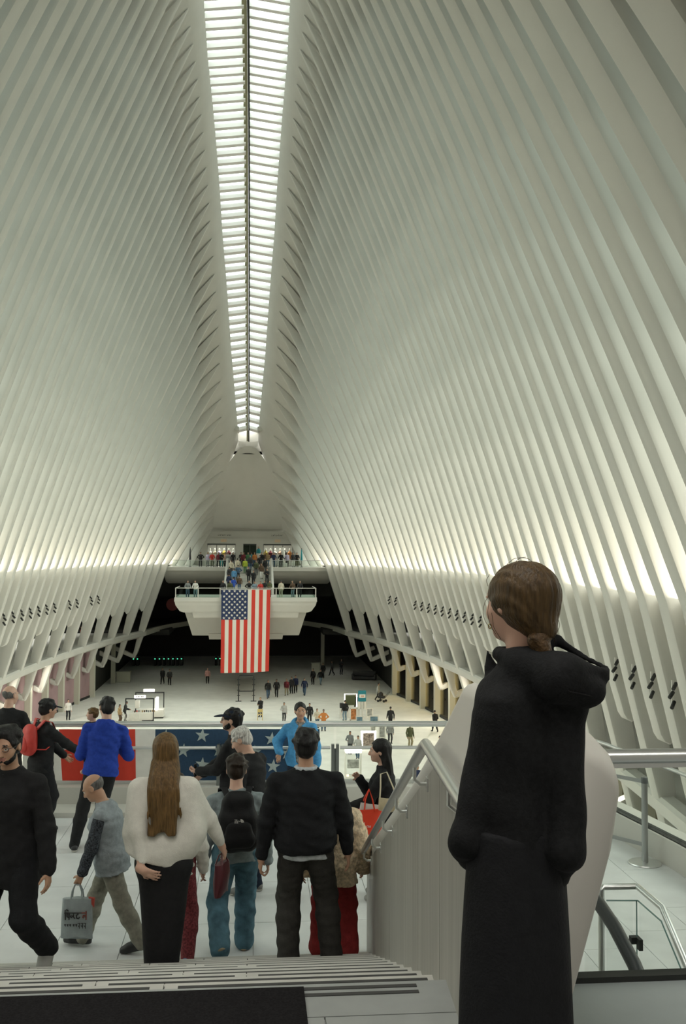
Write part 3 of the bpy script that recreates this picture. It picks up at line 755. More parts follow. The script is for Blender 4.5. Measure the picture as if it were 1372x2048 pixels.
    def mesh(s, name, mats):
        F = s.F; S = F < 0; n = s.n
        c = np.zeros(n - 1, np.uint8)
        offs = [(i, j, k) for i in (0, 1) for j in (0, 1) for k in (0, 1)]
        for i, j, k in offs: c += S[i:n[0] - 1 + i, j:n[1] - 1 + j, k:n[2] - 1 + k]
        I, J, K = np.nonzero((c > 0) & (c < 8)); N = len(I)
        V = [F[I + i, J + j, K + k] for i, j, k in offs]
        P = np.zeros((N, 3), np.float32); cnt = np.zeros(N, np.float32)
        for a, oa in enumerate(offs):
            for b, ob in enumerate(offs):
                if b <= a or sum(x != y for x, y in zip(oa, ob)) != 1: continue
                m = (V[a] < 0) != (V[b] < 0); t = V[a] / (V[a] - V[b] + 1e-12)
                for ax in range(3): P[:, ax] += np.where(m, oa[ax] + (ob[ax] - oa[ax]) * t, 0)
                cnt += m
        P /= cnt[:, None]; P += np.stack([I, J, K], 1); P = s.lo + P * s.vox
        idx = np.full(n - 1, -1, np.int32); idx[I, J, K] = np.arange(N)
        Q = []
        for ax in range(3):
            A = S.take(range(n[ax] - 1), ax); B = S.take(range(1, n[ax]), ax)
            m = A != B; o1, o2 = [x for x in range(3) if x != ax]
            sl = [slice(None)] * 3; sl[o1] = slice(1, n[o1] - 1); sl[o2] = slice(1, n[o2] - 1)
            mm = m[tuple(sl)]; g = list(np.nonzero(mm)); g[o1] = g[o1] + 1; g[o2] = g[o2] + 1
            sg = A[tuple(g)]
            def cell(d1, d2):
                h = list(g); h[o1] = h[o1] - d1; h[o2] = h[o2] - d2; return idx[tuple(h)]
            q = np.stack([cell(1, 1), cell(0, 1), cell(0, 0), cell(1, 0)], 1)
            flip = sg if ax != 1 else ~sg
            q[~flip] = q[~flip][:, ::-1]
            Q.append(q)
        Q = np.concatenate(Q); Q = Q[(Q >= 0).all(1)]
        me = bpy.data.meshes.new(name); me.vertices.add(N); me.vertices.foreach_set('co', P.ravel())
        me.loops.add(len(Q) * 4); me.loops.foreach_set('vertex_index', Q.ravel().astype(np.int32))
        me.polygons.add(len(Q)); me.polygons.foreach_set('loop_start', np.arange(0, len(Q) * 4, 4, dtype=np.int32))
        me.polygons.foreach_set('use_smooth', np.ones(len(Q), bool))
        if s.L is not None:
            ctr = np.clip(np.rint((P[Q].mean(1) - s.lo) / s.vox).astype(int), 0, n - 1)
            me.polygons.foreach_set('material_index', s.L[ctr[:, 0], ctr[:, 1], ctr[:, 2]].astype(np.int32))
        for m in (mats if isinstance(mats, (list, tuple)) else [mats]): me.materials.append(m)
        me.update(calc_edges=True); me.validate(); return me

def V3(*a): return np.array(a, float)
def nrm(v): v = np.array(v, float); return v / (np.linalg.norm(v) + 1e-9)
def Rz(a): c, s = math.cos(a), math.sin(a); return np.array([[c, -s, 0], [s, c, 0], [0, 0, 1]])
def Rx(a): c, s = math.cos(a), math.sin(a); return np.array([[1, 0, 0], [0, c, -s], [0, s, c]])
def Ry(a): c, s = math.cos(a), math.sin(a); return np.array([[c, 0, s], [0, 1, 0], [-s, 0, c]])
def ik(a, b, l1, l2, hint):
    a, b = np.array(a, float), np.array(b, float); d = b - a; L = np.linalg.norm(d); u = d / (L + 1e-9)
    if L > (l1 + l2) * 0.998: L = (l1 + l2) * 0.998; b = a + u * L
    x = (l1 * l1 - l2 * l2 + L * L) / (2 * L); h = math.sqrt(max(0, l1 * l1 - x * x))
    w = np.array(hint, float); w = nrm(w - u * (w @ u)); return a + u * x + w * h, b

def skeleton(H, sp):
    """joints of a figure that faces +Y with its feet on z = 0; sp gives the pose"""
    J = {'H': H}
    if 'wide' in sp: J['wide'] = sp['wide']
    if 'hs' in sp: J['hs'] = sp['hs']
    r = math.radians
    B = Rz(r(sp.get('twist', 0))) @ Ry(r(sp.get('side', 0))) @ Rx(-r(sp.get('lean', 0)))
    P = V3(*sp.get('pelvis', (0, 0, 0))) + V3(0, 0, .52 * H - sp.get('drop', .004) * H)
    HB = Rz(r(sp.get('hips', 0)))
    J['P'] = P; J['B'] = B
    for sd, x in (('L', -1), ('R', 1)):
        hip = P + HB @ V3(x * .052 * H, 0, -.01 * H)
        f = sp.get('foot' + sd, (x * .06, 0)); fz = f[2] if len(f) > 2 else 0
        yaw = r(sp.get('yaw' + sd, -x * 8)); pit = r(sp.get('pitch' + sd, 0))
        ank = V3(f[0] * H, f[1] * H, .045 * H + fz * H)
        fd = Rz(yaw) @ V3(0, math.cos(pit), math.sin(pit))
        knee, ank = ik(hip, ank, .243 * H, .238 * H, Rz(yaw) @ V3(0, 1, .15))
        J['hip' + sd], J['knee' + sd], J['ank' + sd], J['fd' + sd], J['fyaw' + sd] = hip, knee, ank, fd, yaw
    sw = sp.get('shw', .112)
    J['waist'] = P + B @ V3(0, 0, .10 * H); J['chest'] = P + B @ V3(0, .0, .205 * H); J['N'] = P + B @ V3(0, -.004 * H, .305 * H)
    for sd, x in (('L', -1), ('R', 1)):
        sh = P + B @ V3(x * sw * H, -.004 * H, .262 * H)
        hd = V3(*sp.get('hand' + sd, (x * (sw + .03), .02, .47))) * H
        el, wr = ik(sh, hd, .172 * H, .152 * H, V3(*sp.get('elb' + sd, (x * .5, -1, -.1))))
        J['sh' + sd], J['el' + sd], J['wr' + sd] = sh, el, wr
        J['hd' + sd] = nrm(V3(*sp['hdir' + sd])) if 'hdir' + sd in sp else nrm(wr - el + V3(0, .02, 0))
        J['pn' + sd] = nrm(V3(*sp.get('palm' + sd, (-x, .1, 0)))); J['curl' + sd] = sp.get('curl' + sd, .45)
    HR = B @ Rz(r(sp.get('hyaw', 0))) @ Rx(r(sp.get('hpitch', 0))) @ Ry(r(sp.get('hroll', 0)))
    if 'habs' in sp: HR = Rz(r(sp['habs'][0])) @ Rx(r(sp['habs'][1])) @ Ry(r(sp['habs'][2]))
    J['HR'] = HR; J['HC'] = J['N'] + B @ V3(0, .012 * H, .028 * H) + HR @ V3(0, .008 * H, .082 * H)
    return J

def put_hand(v, J, sd, H, lab=0):
    w, d = J['wr' + sd], J['hd' + sd]; pn = J['pn' + sd]; pn = nrm(pn - d * (pn @ d)); side = np.cross(d, pn)
    x = -1 if sd == 'L' else 1
    th = side if (side @ V3(0, 1, 0)) > 0 or abs(side[1]) < .2 and (side @ V3(-x, 0, 0)) > 0 else -side     # thumb to the front
    s = H / 1.75
    v.cone(w - d * .02 * s, w + d * .022 * s, .026 * s, .027 * s, .02, lab)
    v.cone(w + d * .025 * s + th * .012 * s, w + d * .082 * s + th * .018 * s, .0195 * s, .0165 * s, .012, lab, pn, .8)
    v.cone(w + d * .025 * s - th * .012 * s, w + d * .078 * s - th * .020 * s, .0195 * s, .0155 * s, .012, lab, pn, .8)
    c = J['curl' + sd]
    for k, (o, ln) in enumerate(((.027, .072), (.009, .081), (-.009, .076), (-.026, .060))):
        p = w + d * (.086 - .004 * abs(k - 1)) * s + th * o * s; a = c * .55; fd = d + th * (.12 - .08 * k)
        for seg, fr, rr in ((0, .45, .0088), (1, .31, .0078), (2, .24, .0070)):
            dd = nrm(nrm(fd) * math.cos(a) + pn * math.sin(a)); q = p + dd * ln * fr * s
            v.cone(p, q, rr * s, (rr - .0007) * s, .005, lab); p = q; a += c * (.85 if seg == 0 else .7)
    p = w + d * .030 * s + th * .024 * s
    dd = nrm(d * .75 + th * .85 + pn * (.35 + .4 * c)); q = p + dd * .042 * s; v.cone(p, q, .0125 * s, .0105 * s, .012, lab)
    dd = nrm(d * 1.0 + th * .25 + pn * (.35 + .6 * c)); v.cone(q, q + dd * .032 * s, .0100 * s, .0080 * s, .006, lab)

def put_head(v, J, H, fem=False):
    """labels: 0 skin, 1 lips, 2 eye white, 3 dark (brow, iris)"""
    R, C = J['HR'], J['HC']; s = H / 1.75 * J.get('hs', 1.06)
    w = lambda x, y, z: C + R @ (V3(x, y, z) * s)
    E = lambda c, r, k=.02, lab=0: v.ell(w(*c), np.array(r) * s, R, k, lab)
    N = J['N']
    v.cone(N - V3(0, 0, .04 * s), w(0, -.018, -.075), (.058 if not fem else .050) * s, (.052 if not fem else .045) * s, .03)
    E((0, -.016, .028), (.076, .096, .086), .02)                      # skull
    E((0, .030, -.020), (.064, .066, .088), .03)                      # face
    E((0, .050, -.078), (.042 if not fem else .035, .040, .034), .035)   # jaw and chin
    E((0, .078, -.094), (.018, .016, .016), .02)
    for x in (-1, 1):
        E((x * .040, .062, -.032), (.024, .024, .024), .025)          # cheek
        E((x * .030, .084, .024), (.024, .010, .009), .014)           # brow ridge
        v.cut(w(x * .031, .099, .006), np.array((.017, .013, .011)) * s, R, .012)
        E((x * .031, .0825, .005), (.0125, .0115, .0105), .002, 2)
        E((x * .031, .0925, .005), (.0056, .0040, .0056), .0005, 3)
        v.cone(w(x * .031 - .015, .0935, .0115), w(x * .031 + .015, .0915, .0110), .0045 * s, .0045 * s, .004)
        v.cone(w(x * .016, .0985, .026), w(x * .046, .090, .028), .0042 * s, .0034 * s, .002, 3)
        E((x * .078, -.008, -.008), (.010, .022, .034), .008); v.cut(w(x * .088, .000, -.006), np.array((.006, .010, .018)) * s, R, .006)
        E((x * .010, .106, -.038), (.009, .010, .008), .008)
    v.cone(w(0, .090, .018), w(0, .117, -.032), .0085 * s, .0125 * s, .014)
    v.cone(w(-.020, .088, -.0605), w(.020, .088, -.0605), .0065 * s, .0065 * s, .004, 1); v.cone(w(-.007, .0945, -.058), w(.007, .0945, -.058), .0065 * s, .0065 * s, .004, 1)
    v.cone(w(-.015, .089, -.0700), w(.015, .089, -.0700), .0078 * s, .0078 * s, .005, 1)

def put_torso(v, J, inf=0.0, fem=False, k=.03, hem=0.0, belly=0.0):
    H, B, P = J['H'], J['B'], J['P']; f = .93 if fem else 1.0; sw = J.get('wide', 1.0)
    rows = [(-.055, .086, .062, 0), (0, .096 if not fem else .100, .067, -.002), (.05, .088, .062, 0), (.10, .078 * f, .055, .004), (.15, .084 * f, .060, .006), (.20, .095 * f, .067, .006), (.24, .099 * f, .064, 0), (.264, .086 * f, .054, -.005), (.282, .060, .046, -.007), (.300, .040, .038, -.006), (.320, .034, .034, -.004)]
    pr = []
    for z, w, d, o in rows:
        g = inf * (1.0 if z < .22 else .75 if z < .26 else .45)
        bl = belly * H * math.exp(-((z - .09) / .07) ** 2)
        pr.append((z * H, w * H * sw + g + bl * .6, d * H + g + bl, o * H + bl * .4))
    if inf < 0: pr[0] = (-.035 * H, .060 * H, .040 * H, 0)
    if hem > 0: pr = [(-hem * H, .090 * H + inf * 1.05, .066 * H + inf, 0)] + [r for r in pr if r[0] > -hem * H + .01]
    v.stack(P, B, pr, k)
    for sd in 'LR': v.cone(J['sh' + sd], P + B @ V3((-.026 if sd == 'L' else .026) * H, -.006 * H, .292 * H), .028 * H + inf * .35, .024 * H + inf * .30, k)
    if fem:
        for x in (-1, 1): v.ell(P + B @ V3(x * .042 * H, .050 * H, .205 * H), (.036 * H + inf * .3,) * 3, None, .03)

def put_arms(v, J, inf=0.0, k=.02, only=None, end=1.0, cuff=0.0):
    H = J['H']
    for sd in (only or 'LR'):
        a, e, w = J['sh' + sd], J['el' + sd], J['wr' + sd]
        v.cone(a, e, .029 * H + inf * .6, .0245 * H + inf, k); v.cone(e, e + (w - e) * end, .0245 * H + inf, .0165 * H + inf * .8 + cuff, k)
def put_legs(v, J, inf=0.0, k=.03, end=1.0, flare=0.0):
    H = J['H']
    for sd in 'LR':
        a, n, w = J['hip' + sd], J['knee' + sd], J['ank' + sd]
        v.cone(a, n, .050 * H + inf, .034 * H + inf, k); v.cone(n, n + (w - n) * .35, .034 * H + inf, .034 * H + inf * 1.0, k)
        v.cone(n + (w - n) * .35, n + (w - n) * end, .034 * H + inf, .023 * H + inf + flare, k)

def bounds(J, m=.2):
    pts = np.array([v for k, v in J.items() if isinstance(v, np.ndarray) and v.shape == (3,) and k[:2] not in ('fd', 'hd', 'pn')] + [J['HC'] + V3(0, 0, .16)])
    lo, hi = pts.min(0) - m, pts.max(0) + m; lo[2] = -.06; return lo, hi

SKIN = {}
def skinmat(nm, col):
    return mat('skin_' + nm, col, .5, noise=.06, nscale=14)
LIPS = mat('lips', (.36, .15, .12), .45); EYEW = mat('eye_white', (.62, .60, .56), .3); EYED = mat('dark_brow', (.035, .025, .02), .6)
SKIN_L, SKIN_M, SKIN_D = skinmat('fair', (.56, .34, .25)), skinmat('tan', (.44, .25, .16)), skinmat('brown', (.33, .17, .10))

def shoe(J, sd, o, mt, sole, size=1.0):
    H = J['H']; a, d = J['ank' + sd], J['fd' + sd]; up = nrm(np.cross(np.cross(d, V3(0, 0, 1)), d)); s = H / 1.75 * size
    v = Vol(np.minimum(a - .22, a + d * .3 - .2), np.maximum(a + .22, a + d * .3 + .2), .0085, True)
    h = a - up * .030 * s - d * .035 * s
    v.cone(h, a + d * .11 * s - up * .035 * s, .040 * s, .043 * s, .03, 0, up, .95); v.cone(a + d * .11 * s - up * .035 * s, a + d * .165 * s - up * .045 * s, .043 * s, .036 * s, .03)
    v.cone(a + up * .03 * s, a + d * .06 * s - up * .02 * s, .042 * s, .044 * s, .03)
    b = a - up * (.045 * H - .004)
    v.cone(b - d * .035 * s + up * .012, b + d * .15 * s + up * .012, .040 * s, .041 * s, .004, 1, up, .35)
    v.plane(b, -up)
    return link('shoe', v.mesh('shoe', [mt, sole]), o)

def make_body(o, J, skin, fem=False, vox=.0085, barelegs=False):
    H = J['H']; lo, hi = bounds(J); v = Vol(lo, hi, vox, True)
    put_torso(v, J, -.022, fem); put_arms(v, J, -.004); put_legs(v, J, -.020)
    for sd in 'LR':
        put_hand(v, J, sd, H)
        v.cone(J['ank' + sd], J['ank' + sd] + J['fd' + sd] * .12 - V3(0, 0, .03), .026, .026, .02)
    put_head(v, J, H, fem)
    return link('body', v.mesh('body', [skin, LIPS, EYEW, EYED]), o)
def garment(o, J, name, mt, fn, vox=.011, wr=0.0, seed=0, extra=.12):
    lo, hi = bounds(J, .2 + extra); v = Vol(lo, hi, vox); r = fn(v)
    if wr: v.wrinkle(wr * .55, 34, 40, 52, seed); v.wrinkle(wr * .35, 21, 17, 25, seed + 1)
    return link(name, v.mesh(name, mt), o)
def hairmat(nm, col, stretch=(9, 9, 1.2)):
    return mat('hair_' + nm, col, .42, noise=.45, nscale=9, bump=.5, bscale=16, stretch=stretch, spec=.25)
def hair(o, J, mt, style='short', vox=.008, name='hair'):
    R, C, H = J['HR'], J['HC'], J['H']; s = H / 1.75 * J.get('hs', 1.06); w = lambda x, y, z: C + R @ (V3(x, y, z) * s)
    ext = .25 if style in ('short', 'bald', 'crop', 'tied') else .62
    v = Vol(C - V3(.25, .25 if ext < .3 else .42, ext + .06), C + V3(.25, .25, .22), vox)
    t = {'short': .012, 'crop': .007, 'bald': .0015, 'tied': .010}.get(style, .014)
    v.ell(w(0, -.018, .029), np.array((.077 + t, .097 + t, .087 + t)) * s, R, .02)
    if style != 'bald':
        v.ell(w(0, -.055, -.03), np.array((.064 + t * .6, .050 + t, .062)) * s, R, .03)
    if style in ('short', 'crop'):
        rd = random.Random(int(abs(C[2] * 1e4)) + len(name))
        for _ in range(26):
            th, ph = rd.uniform(0, 2 * PI), rd.uniform(-.1, 1.3); dn = V3(math.cos(th) * math.cos(ph), math.sin(th) * math.cos(ph), math.sin(ph))
            v.ell(w(dn[0] * (.068 + t), dn[1] * (.088 + t) - .018, dn[2] * (.078 + t) + .029), np.array((.026, .026, .014)) * s, R, .018)
    if style == 'bald': v.cut(w(0, .03, .100), np.array((.16, .18, .078)) * s, R, .004)
    v.cut(w(0, .128, -.018), np.array((.080, .096, .104)) * s, R, .010)
    for x in (-1, 1): v.cut(w(x * .095, .010, -.035), np.array((.030, .034, .045)) * s, R, .01)
    if style == 'tied':
        v.ell(w(0, -.115, -.03), np.array((.038, .038, .034)) * s, R, .02)
    if style in ('long', 'verylong'):
        ln = (.54 if style == 'verylong' else .36) * s; bk = J.get('hairback', 0.0); B = J['B']; O = C + R @ (V3(0, -.062, .0) * s)
        v.stack(O, B, [(-ln, .085 * s, .024, -.055 - bk), (-ln * .75, .112 * s, .034, -.052 - bk), (-ln * .45, .116 * s, .040, -.040 - bk * .9), (-.16 * s, .106 * s, .052, -.022 - bk * .6), (-.05 * s, .094 * s, .060, .0), (.05 * s, .070 * s, .050, .005)], .02, 2.6)
        X, Y, Z = [v.lo[i] + v.vox * np.arange(v.n[i], dtype=np.float32) for i in range(3)]
        sx = ((X - C[0])[:, None, None] * B[0, 0] + (Y - C[1])[None, :, None] * B[1, 0] + 0 * Z[None, None, :])
        low = np.clip((C[2] - .1 - Z) / .3, 0, 1)[None, None, :]
        v.F += ((.0035 * np.sin(sx * 130) + .003 * np.sin(sx * 57 + 1) + .012 * np.sin(sx * 41 + 2) * np.clip((C[2] - ln * .8 - Z) / .1, 0, 1)[None, None, :]) * low).astype(np.float32)
    v.wrinkle(.0022, 95, 80, 14, 1)
    return link(name, v.mesh(name, mt), o)

# ------------------------------------------------------------------ cloth
def cloth(nm, col, rough=.85, noise=.15, nscale=30, bump=.25, bscale=120, **k):
    return mat('cloth_' + nm, col, rough, noise=noise, nscale=nscale, bump=bump, bscale=bscale, spec=.25, **k)
C_BLACK = cloth('black', (.013, .013, .014)); C_BLACK2 = cloth('soft_black', (.010, .0105, .012), sheen=.0); C_CHAR = cloth('charcoal', (.035, .033, .029))
C_BLUE = cloth('royal_blue', (.016, .045, .30)); C_GREY = cloth('heather_grey', (.22, .26, .27)); C_VEST = cloth('grey_vest', (.26, .29, .31))
C_PATT = cloth('speckled_sleeve', (.045, .05, .06), noise=.9, nscale=70); C_KHAKI = cloth('grey_khaki', (.23, .22, .18)); C_JEAN = cloth('teal_denim', (.075, .155, .20), noise=.3, nscale=12)
C_WHITE = cloth('off_white_knit', (.66, .64, .58), noise=.05); C_RED = cloth('wine_red', (.26, .026, .026)); C_FUR = cloth('beige_fur', (.66, .53, .37), noise=.35, nscale=40, bump=1.0, bscale=50)
C_SKY = cloth('sky_blue', (.07, .27, .52)); C_NAVY = cloth('navy', (.012, .018, .035)); C_SHIRT = cloth('pale_grey_shirt', (.50, .53, .55)); C_PRINT = cloth('black_white_print', (.20, .19, .18), noise=.95, nscale=28)
S_BLACK = mat('black_shoe', (.012, .012, .013), .45); S_SOLE = mat('pale_sole', (.42, .41, .37), .7); S_GREY = mat('grey_trainer', (.30, .30, .28), .6); S_NEON = mat('neon_yellow', (.48, .72, .06), .5)
H_BLK = hairmat('black', (.010, .009, .009)); H_BRN = hairmat('dark_brown', (.022, .014, .009)); H_GOLD = hairmat('golden_brown', (.125, .072, .026)); H_WHT = hairmat('white', (.52, .50, .47)); H_GRY = hairmat('grey', (.12, .115, .11))

def floorZ(Y):
    if Y < Y0S: return ZL
    if Y < YB: return ZL - (int((Y - Y0S) / TREAD) + 1) * RISE
    return ZB
def person(label, px, depth, rz, H, pose, group=None):
    p = atd(px, 1500, depth); o = empty('person', (p.x, p.y, floorZ(p.y)), math.radians(rz)); tag(o, label, 'person', group)
    return o, skeleton(H, pose)
def top(o, J, mt, inf=.02, hem=.05, name='jacket', hood=False, collar=0, cuff=.006, wr=.004, fem=False, seed=1, arms=True, belly=0, k=.03, end=.97):
    def f(v):
        put_torso(v, J, inf, fem, k, hem, belly)
        if arms: put_arms(v, J, inf * .62, .022, None, end, cuff)
        N, B, H = J['N'], J['B'], J['H']
        if hood:
            v.ell(N + B @ V3(0, -.075, -.02), (.115, .065, .10), B, .04); v.cut(N + B @ V3(0, -.03, .075), (.075, .06, .07), B, .03)
            for x in (-1, 1): v.cone(N + B @ V3(x * .07, -.04, .02), N + B @ V3(x * .05, .07, -.03), .032, .026, .03)
        if collar:
            for q in range(12):
                a = 2 * PI * q / 12; b = 2 * PI * (q + 1) / 12; r = .075
                v.cone(N + B @ V3(r * math.sin(a), r * .9 * math.cos(a), -.012), N + B @ V3(r * math.sin(b), r * .9 * math.cos(b), -.012), collar, collar, .012)
    return garment(o, J, name, mt, f, .011, wr, seed)
def trousers(o, J, mt, inf=.012, flare=.004, wr=.003, seed=2, end=1.02, name='trousers'):
    H, P, B = J['H'], J['P'], J['B']
    def f(v):
        HB = B
        v.cone(P + B @ V3(-.045 * H, 0, .01 * H), P + B @ V3(.045 * H, 0, .01 * H), .063 * H + inf * .7, .063 * H + inf * .7, .04, 0, B @ V3(0, 1, 0), .95)
        v.cone(P + B @ V3(-.03 * H, 0, .045 * H), P + B @ V3(.03 * H, 0, .045 * H), .052 * H + inf * .3, .052 * H + inf * .3, .04)
        put_legs(v, J, inf, .035, end, flare)
    return garment(o, J, name, mt, f, .011, wr, seed)
def shoes(o, J, up=None, sole=None, sz=1.0):
    for sd in 'LR': shoe(J, sd, o, up or S_BLACK, sole or S_SOLE, sz)
def cap(o, J, mt, bill=True):
    R, C, H = J['HR'], J['HC'], J['H']; s = H / 1.75; w = lambda x, y, z: C + R @ (V3(x, y, z) * s)
    v = Vol(C - .28, C + .28, .008)
    v.ell(w(0, -.014, .045), np.array((.092, .112, .082)) * s, R, .01); v.plane(w(0, 0, .030), R @ V3(0, -.12, -1))
    v.ell(w(0, -.014, .128), np.array((.012, .012, .008)) * s, R, .004)
    if bill: v.ell(w(0, .125, .040), np.array((.072, .085, .010)) * s, R @ Rx(-.12), .015)
    return link('cap', v.mesh('cap', mt), o)
def spectacles(o, J):
    R, C, H = J['HR'], J['HC'], J['H']; s = H / 1.75; w = lambda x, y, z: Vector(C + R @ (V3(x, y, z) * s))
    m = MB()
    for x in (-1, 1):
        m.tube([w(x * .033 + .024 * math.cos(a), .104, .004 + .018 * math.sin(a)) for a in [2 * PI * k / 12 for k in range(13)]], .0026, 5)
        m.tube([w(x * .057, .102, .008), w(x * .080, .06, .008), w(x * .082, -.005, .004)], .0024, 5)
    m.tube([w(-.010, .106, .008), w(.010, .106, .008)], .0026, 5)
    m.build('spectacles', mat('black_frame', (.01, .01, .01), .3), o, smooth=True)
def beard(o, J, mt, full=True):
    R, C, H = J['HR'], J['HC'], J['H']; s = H / 1.75; w = lambda x, y, z: C + R @ (V3(x, y, z) * s)
    v = Vol(C - .2, C + .2, .007)
    v.ell(w(0, .043, -.084), np.array((.055, .060, .040)) * s, R, .01)
    for x in (-1, 1): v.ell(w(x * .050, .034, -.066), np.array((.020, .042, .034)) * s, R, .012)
    for x in (-1, 1): v.cone(w(x * .070, .010, -.020), w(x * .050, .045, -.080), .006 * s, .014 * s, .015); v.cone(w(x * .012, .0965, -.047), w(x * .030, .086, -.060), .0050 * s, .0055 * s, .004)
    v.cone(w(-.014, .0975, -.047), w(.014, .0975, -.047), .0050 * s, .0050 * s, .004)
    v.wrinkle(.0015, 160, 140, 120, 3)
    return link('beard', v.mesh('beard', mt), o)

# man with glasses coming up the stair at the left edge
o, J = person('bearded man in glasses and black coat climbing the stair', 28, 7.3, 158, 1.86, dict(
    footR=(.07, .10), footL=(-.085, -.12, .06), pitchL=-55, lean=4, handL=(-.185, .03, .445), handR=(.17, .05, .46), hyaw=12, hpitch=-4, curlL=.5, shw=.120))
make_body(o, J, SKIN_M); top(o, J, C_BLACK, .045, .13, 'coat', seed=3); trousers(o, J, C_BLACK2, .028, .012)
top(o, J, C_SHIRT, .012, .0, 'shirt', collar=.020, arms=False); shoes(o, J, S_GREY, S_NEON, 1.08); hair(o, J, H_BLK, 'short'); beard(o, J, H_BLK); spectacles(o, J)
for sd in 'LR':
    v = Vol(J['ank' + sd] - .12, J['ank' + sd] + .14, .009); v.cone(J['ank' + sd] + V3(0, 0, .012), J['ank' + sd] + V3(0, 0, .03), .046, .044, .01); link('shoe_collar', v.mesh('shoe_collar', S_NEON), o)
# bald old man at the railing, far left
o, J = person('balding older man in a black jacket at the left railing', 12, 13.3, -12, 1.80, dict(lean=5, handL=(-.12, .22, .56), handR=(.12, .22, .56), hyaw=-18))
make_body(o, J, SKIN_L); top(o, J, C_BLACK, .04, .08, 'jacket', collar=.015); trousers(o, J, C_CHAR, .02); shoes(o, J); hair(o, J, H_GRY, 'bald')
# person with red backpack
o, J = person('person in black with a dark cap and red backpack at the railing', 82, 12.9, -52, 1.68, dict(handR=(.10, .30, .56), handL=(-.06, .24, .52), lean=4, hpitch=-6, palmR=(0, 0, -1)))
make_body(o, J, SKIN_M); top(o, J, C_BLACK, .035, .06, 'jacket'); trousers(o, J, C_BLACK2, .02); shoes(o, J); hair(o, J, H_BLK, 'short'); cap(o, J, C_NAVY)
RB = mat('red_nylon', (.50, .035, .025), .55, noise=.1, nscale=20)
def on_back(o, name, lab, cat):
    b = empty(name, o.location.copy(), o.rotation_euler.z); tag(b, lab, cat); return b
def backpack(o, J, lab, mt, w=.15, h=.24, logo=False):
    b = on_back(o, 'backpack', lab, 'backpack'); B, P, H = J['B'], J['P'], J['H']; q = lambda x, y, z: P + B @ V3(x, y, z)
    zc = .195 * H
    v = Vol(q(0, 0, zc) - .45, q(0, 0, zc) + .45, .010)
    v.cone(q(-w * .45, -.20, zc - h * .62), q(w * .45, -.20, zc - h * .62), .115, .115, .04, 0, B @ V3(0, 1, 0), .75)
    v.cone(q(-w * .42, -.195, zc - h * .05), q(w * .42, -.195, zc - h * .05), .112, .112, .06, 0, B @ V3(0, 1, 0), .75)
    v.cone(q(-w * .28, -.185, zc + h * .50), q(w * .28, -.185, zc + h * .50), .095, .095, .06, 0, B @ V3(0, 1, 0), .75)
    v.wrinkle(.003, 30, 20, 26, 5)
    link('pack_body', v.mesh('pack_body', mt), b)
    v = Vol(q(0, 0, zc) - .45, q(0, 0, zc) + .45, .010)
    v.cone(q(-w * .4, -.275, zc - h * .60), q(w * .4, -.275, zc - h * .60), .075, .075, .03, 0, B @ V3(0, 1, 0), .5); v.cone(q(-w * .3, -.272, zc - h * .25), q(w * .3, -.272, zc - h * .25), .06, .06, .05, 0, B @ V3(0, 1, 0), .5)
    link('front_pocket', v.mesh('front_pocket', mt), b)
    for x in (-1, 1):
        pts = [q(x * w * .50, -.13, zc + h * .62), q(x * .115, -.055, .300 * H + .052), q(x * .135, .045, .292 * H + .040), q(x * .135, .115, .24 * H)]
        m = MB(); m.loft([[Vector(p + B @ V3(dx, dy, dz)) for dx, dy, dz in ((-.027, -.004, .012), (.027, -.004, .012), (.027, .004, 0), (-.027, .004, 0))] for p in pts])
        m.build('shoulder_strap', mt, b, smooth=True)
        MB().tube([Vector(q(x * .14, .10, .17 * H)), Vector(q(x * .185, -.04, .12 * H)), Vector(q(x * w * .8, -.20, zc - h * .75))], .008, 6).build('side_strap', mt, b, smooth=True)
    return b, q, zc
backpack(o, J, 'red backpack with dark straps worn at the railing', RB, .10, .17)
# man in the blue hoodie, with a small child held in front of him
o, J = person('man in a bright blue hoodie leaning on the railing', 204, 12.2, 4, 1.82, dict(pelvis=(-.01, 0, 0), footL=(-.165, -.06), footR=(-.05, .05), side=5, lean=6, handL=(-.07, .16, .64), handR=(.11, .18, .62), elbL=(-.55, -.6, -1), elbR=(.55, -.6, -1), hyaw=10, hpitch=-16, shw=.115))
make_body(o, J, SKIN_L); top(o, J, C_BLUE, .042, .035, 'hoodie', hood=True, wr=.006, k=.04); trousers(o, J, C_BLACK, .014, wr=.002); shoes(o, J, S_BLACK); hair(o, J, H_BLK, 'crop')
p = atd(185, 1500, 12.5)
c = empty('person', (p.x, p.y, ZB + .86), math.radians(150)); tag(c, 'small brown-haired child held against the blue hoodie', 'person')
Jc = skeleton(.73, dict(hs=1.45, handL=(-.12, .12, .6), handR=(.12, .12, .6), hyaw=-60)); Jc['HC'] = Jc['HC'] + V3(0, 0, .03)
make_body(c, Jc, SKIN_L, vox=.010); top(c, Jc, C_NAVY, .03, .04, 'top'); trousers(c, Jc, C_NAVY, .02); hair(c, Jc, H_GOLD, 'short')
# short bald man with a shopping bag
o, J = person('short bald man in a grey vest carrying a plastic bag', 226, 9.1, 82, 1.60, dict(footR=(.05, .17), footL=(-.04, -.19, .01), pitchL=-10, lean=9, handL=(-.15, .135, .43), handR=(.14, .02, .46), hyaw=-4, hpitch=-24, curlL=.9, yawL=4))
make_body(o, J, SKIN_M); trousers(o, J, C_KHAKI, .020, .012, .004)
garment(o, J, 'shirt_sleeves', C_PATT, lambda v: put_arms(v, J, .016, .03, None, .92, .01), wr=.003)
top(o, J, C_VEST, .048, .075, 'vest', arms=False, collar=.020, wr=.004); shoes(o, J, S_BLACK, S_BLACK, 1.1); hair(o, J, H_GRY, 'bald')
BALD = (o, J)
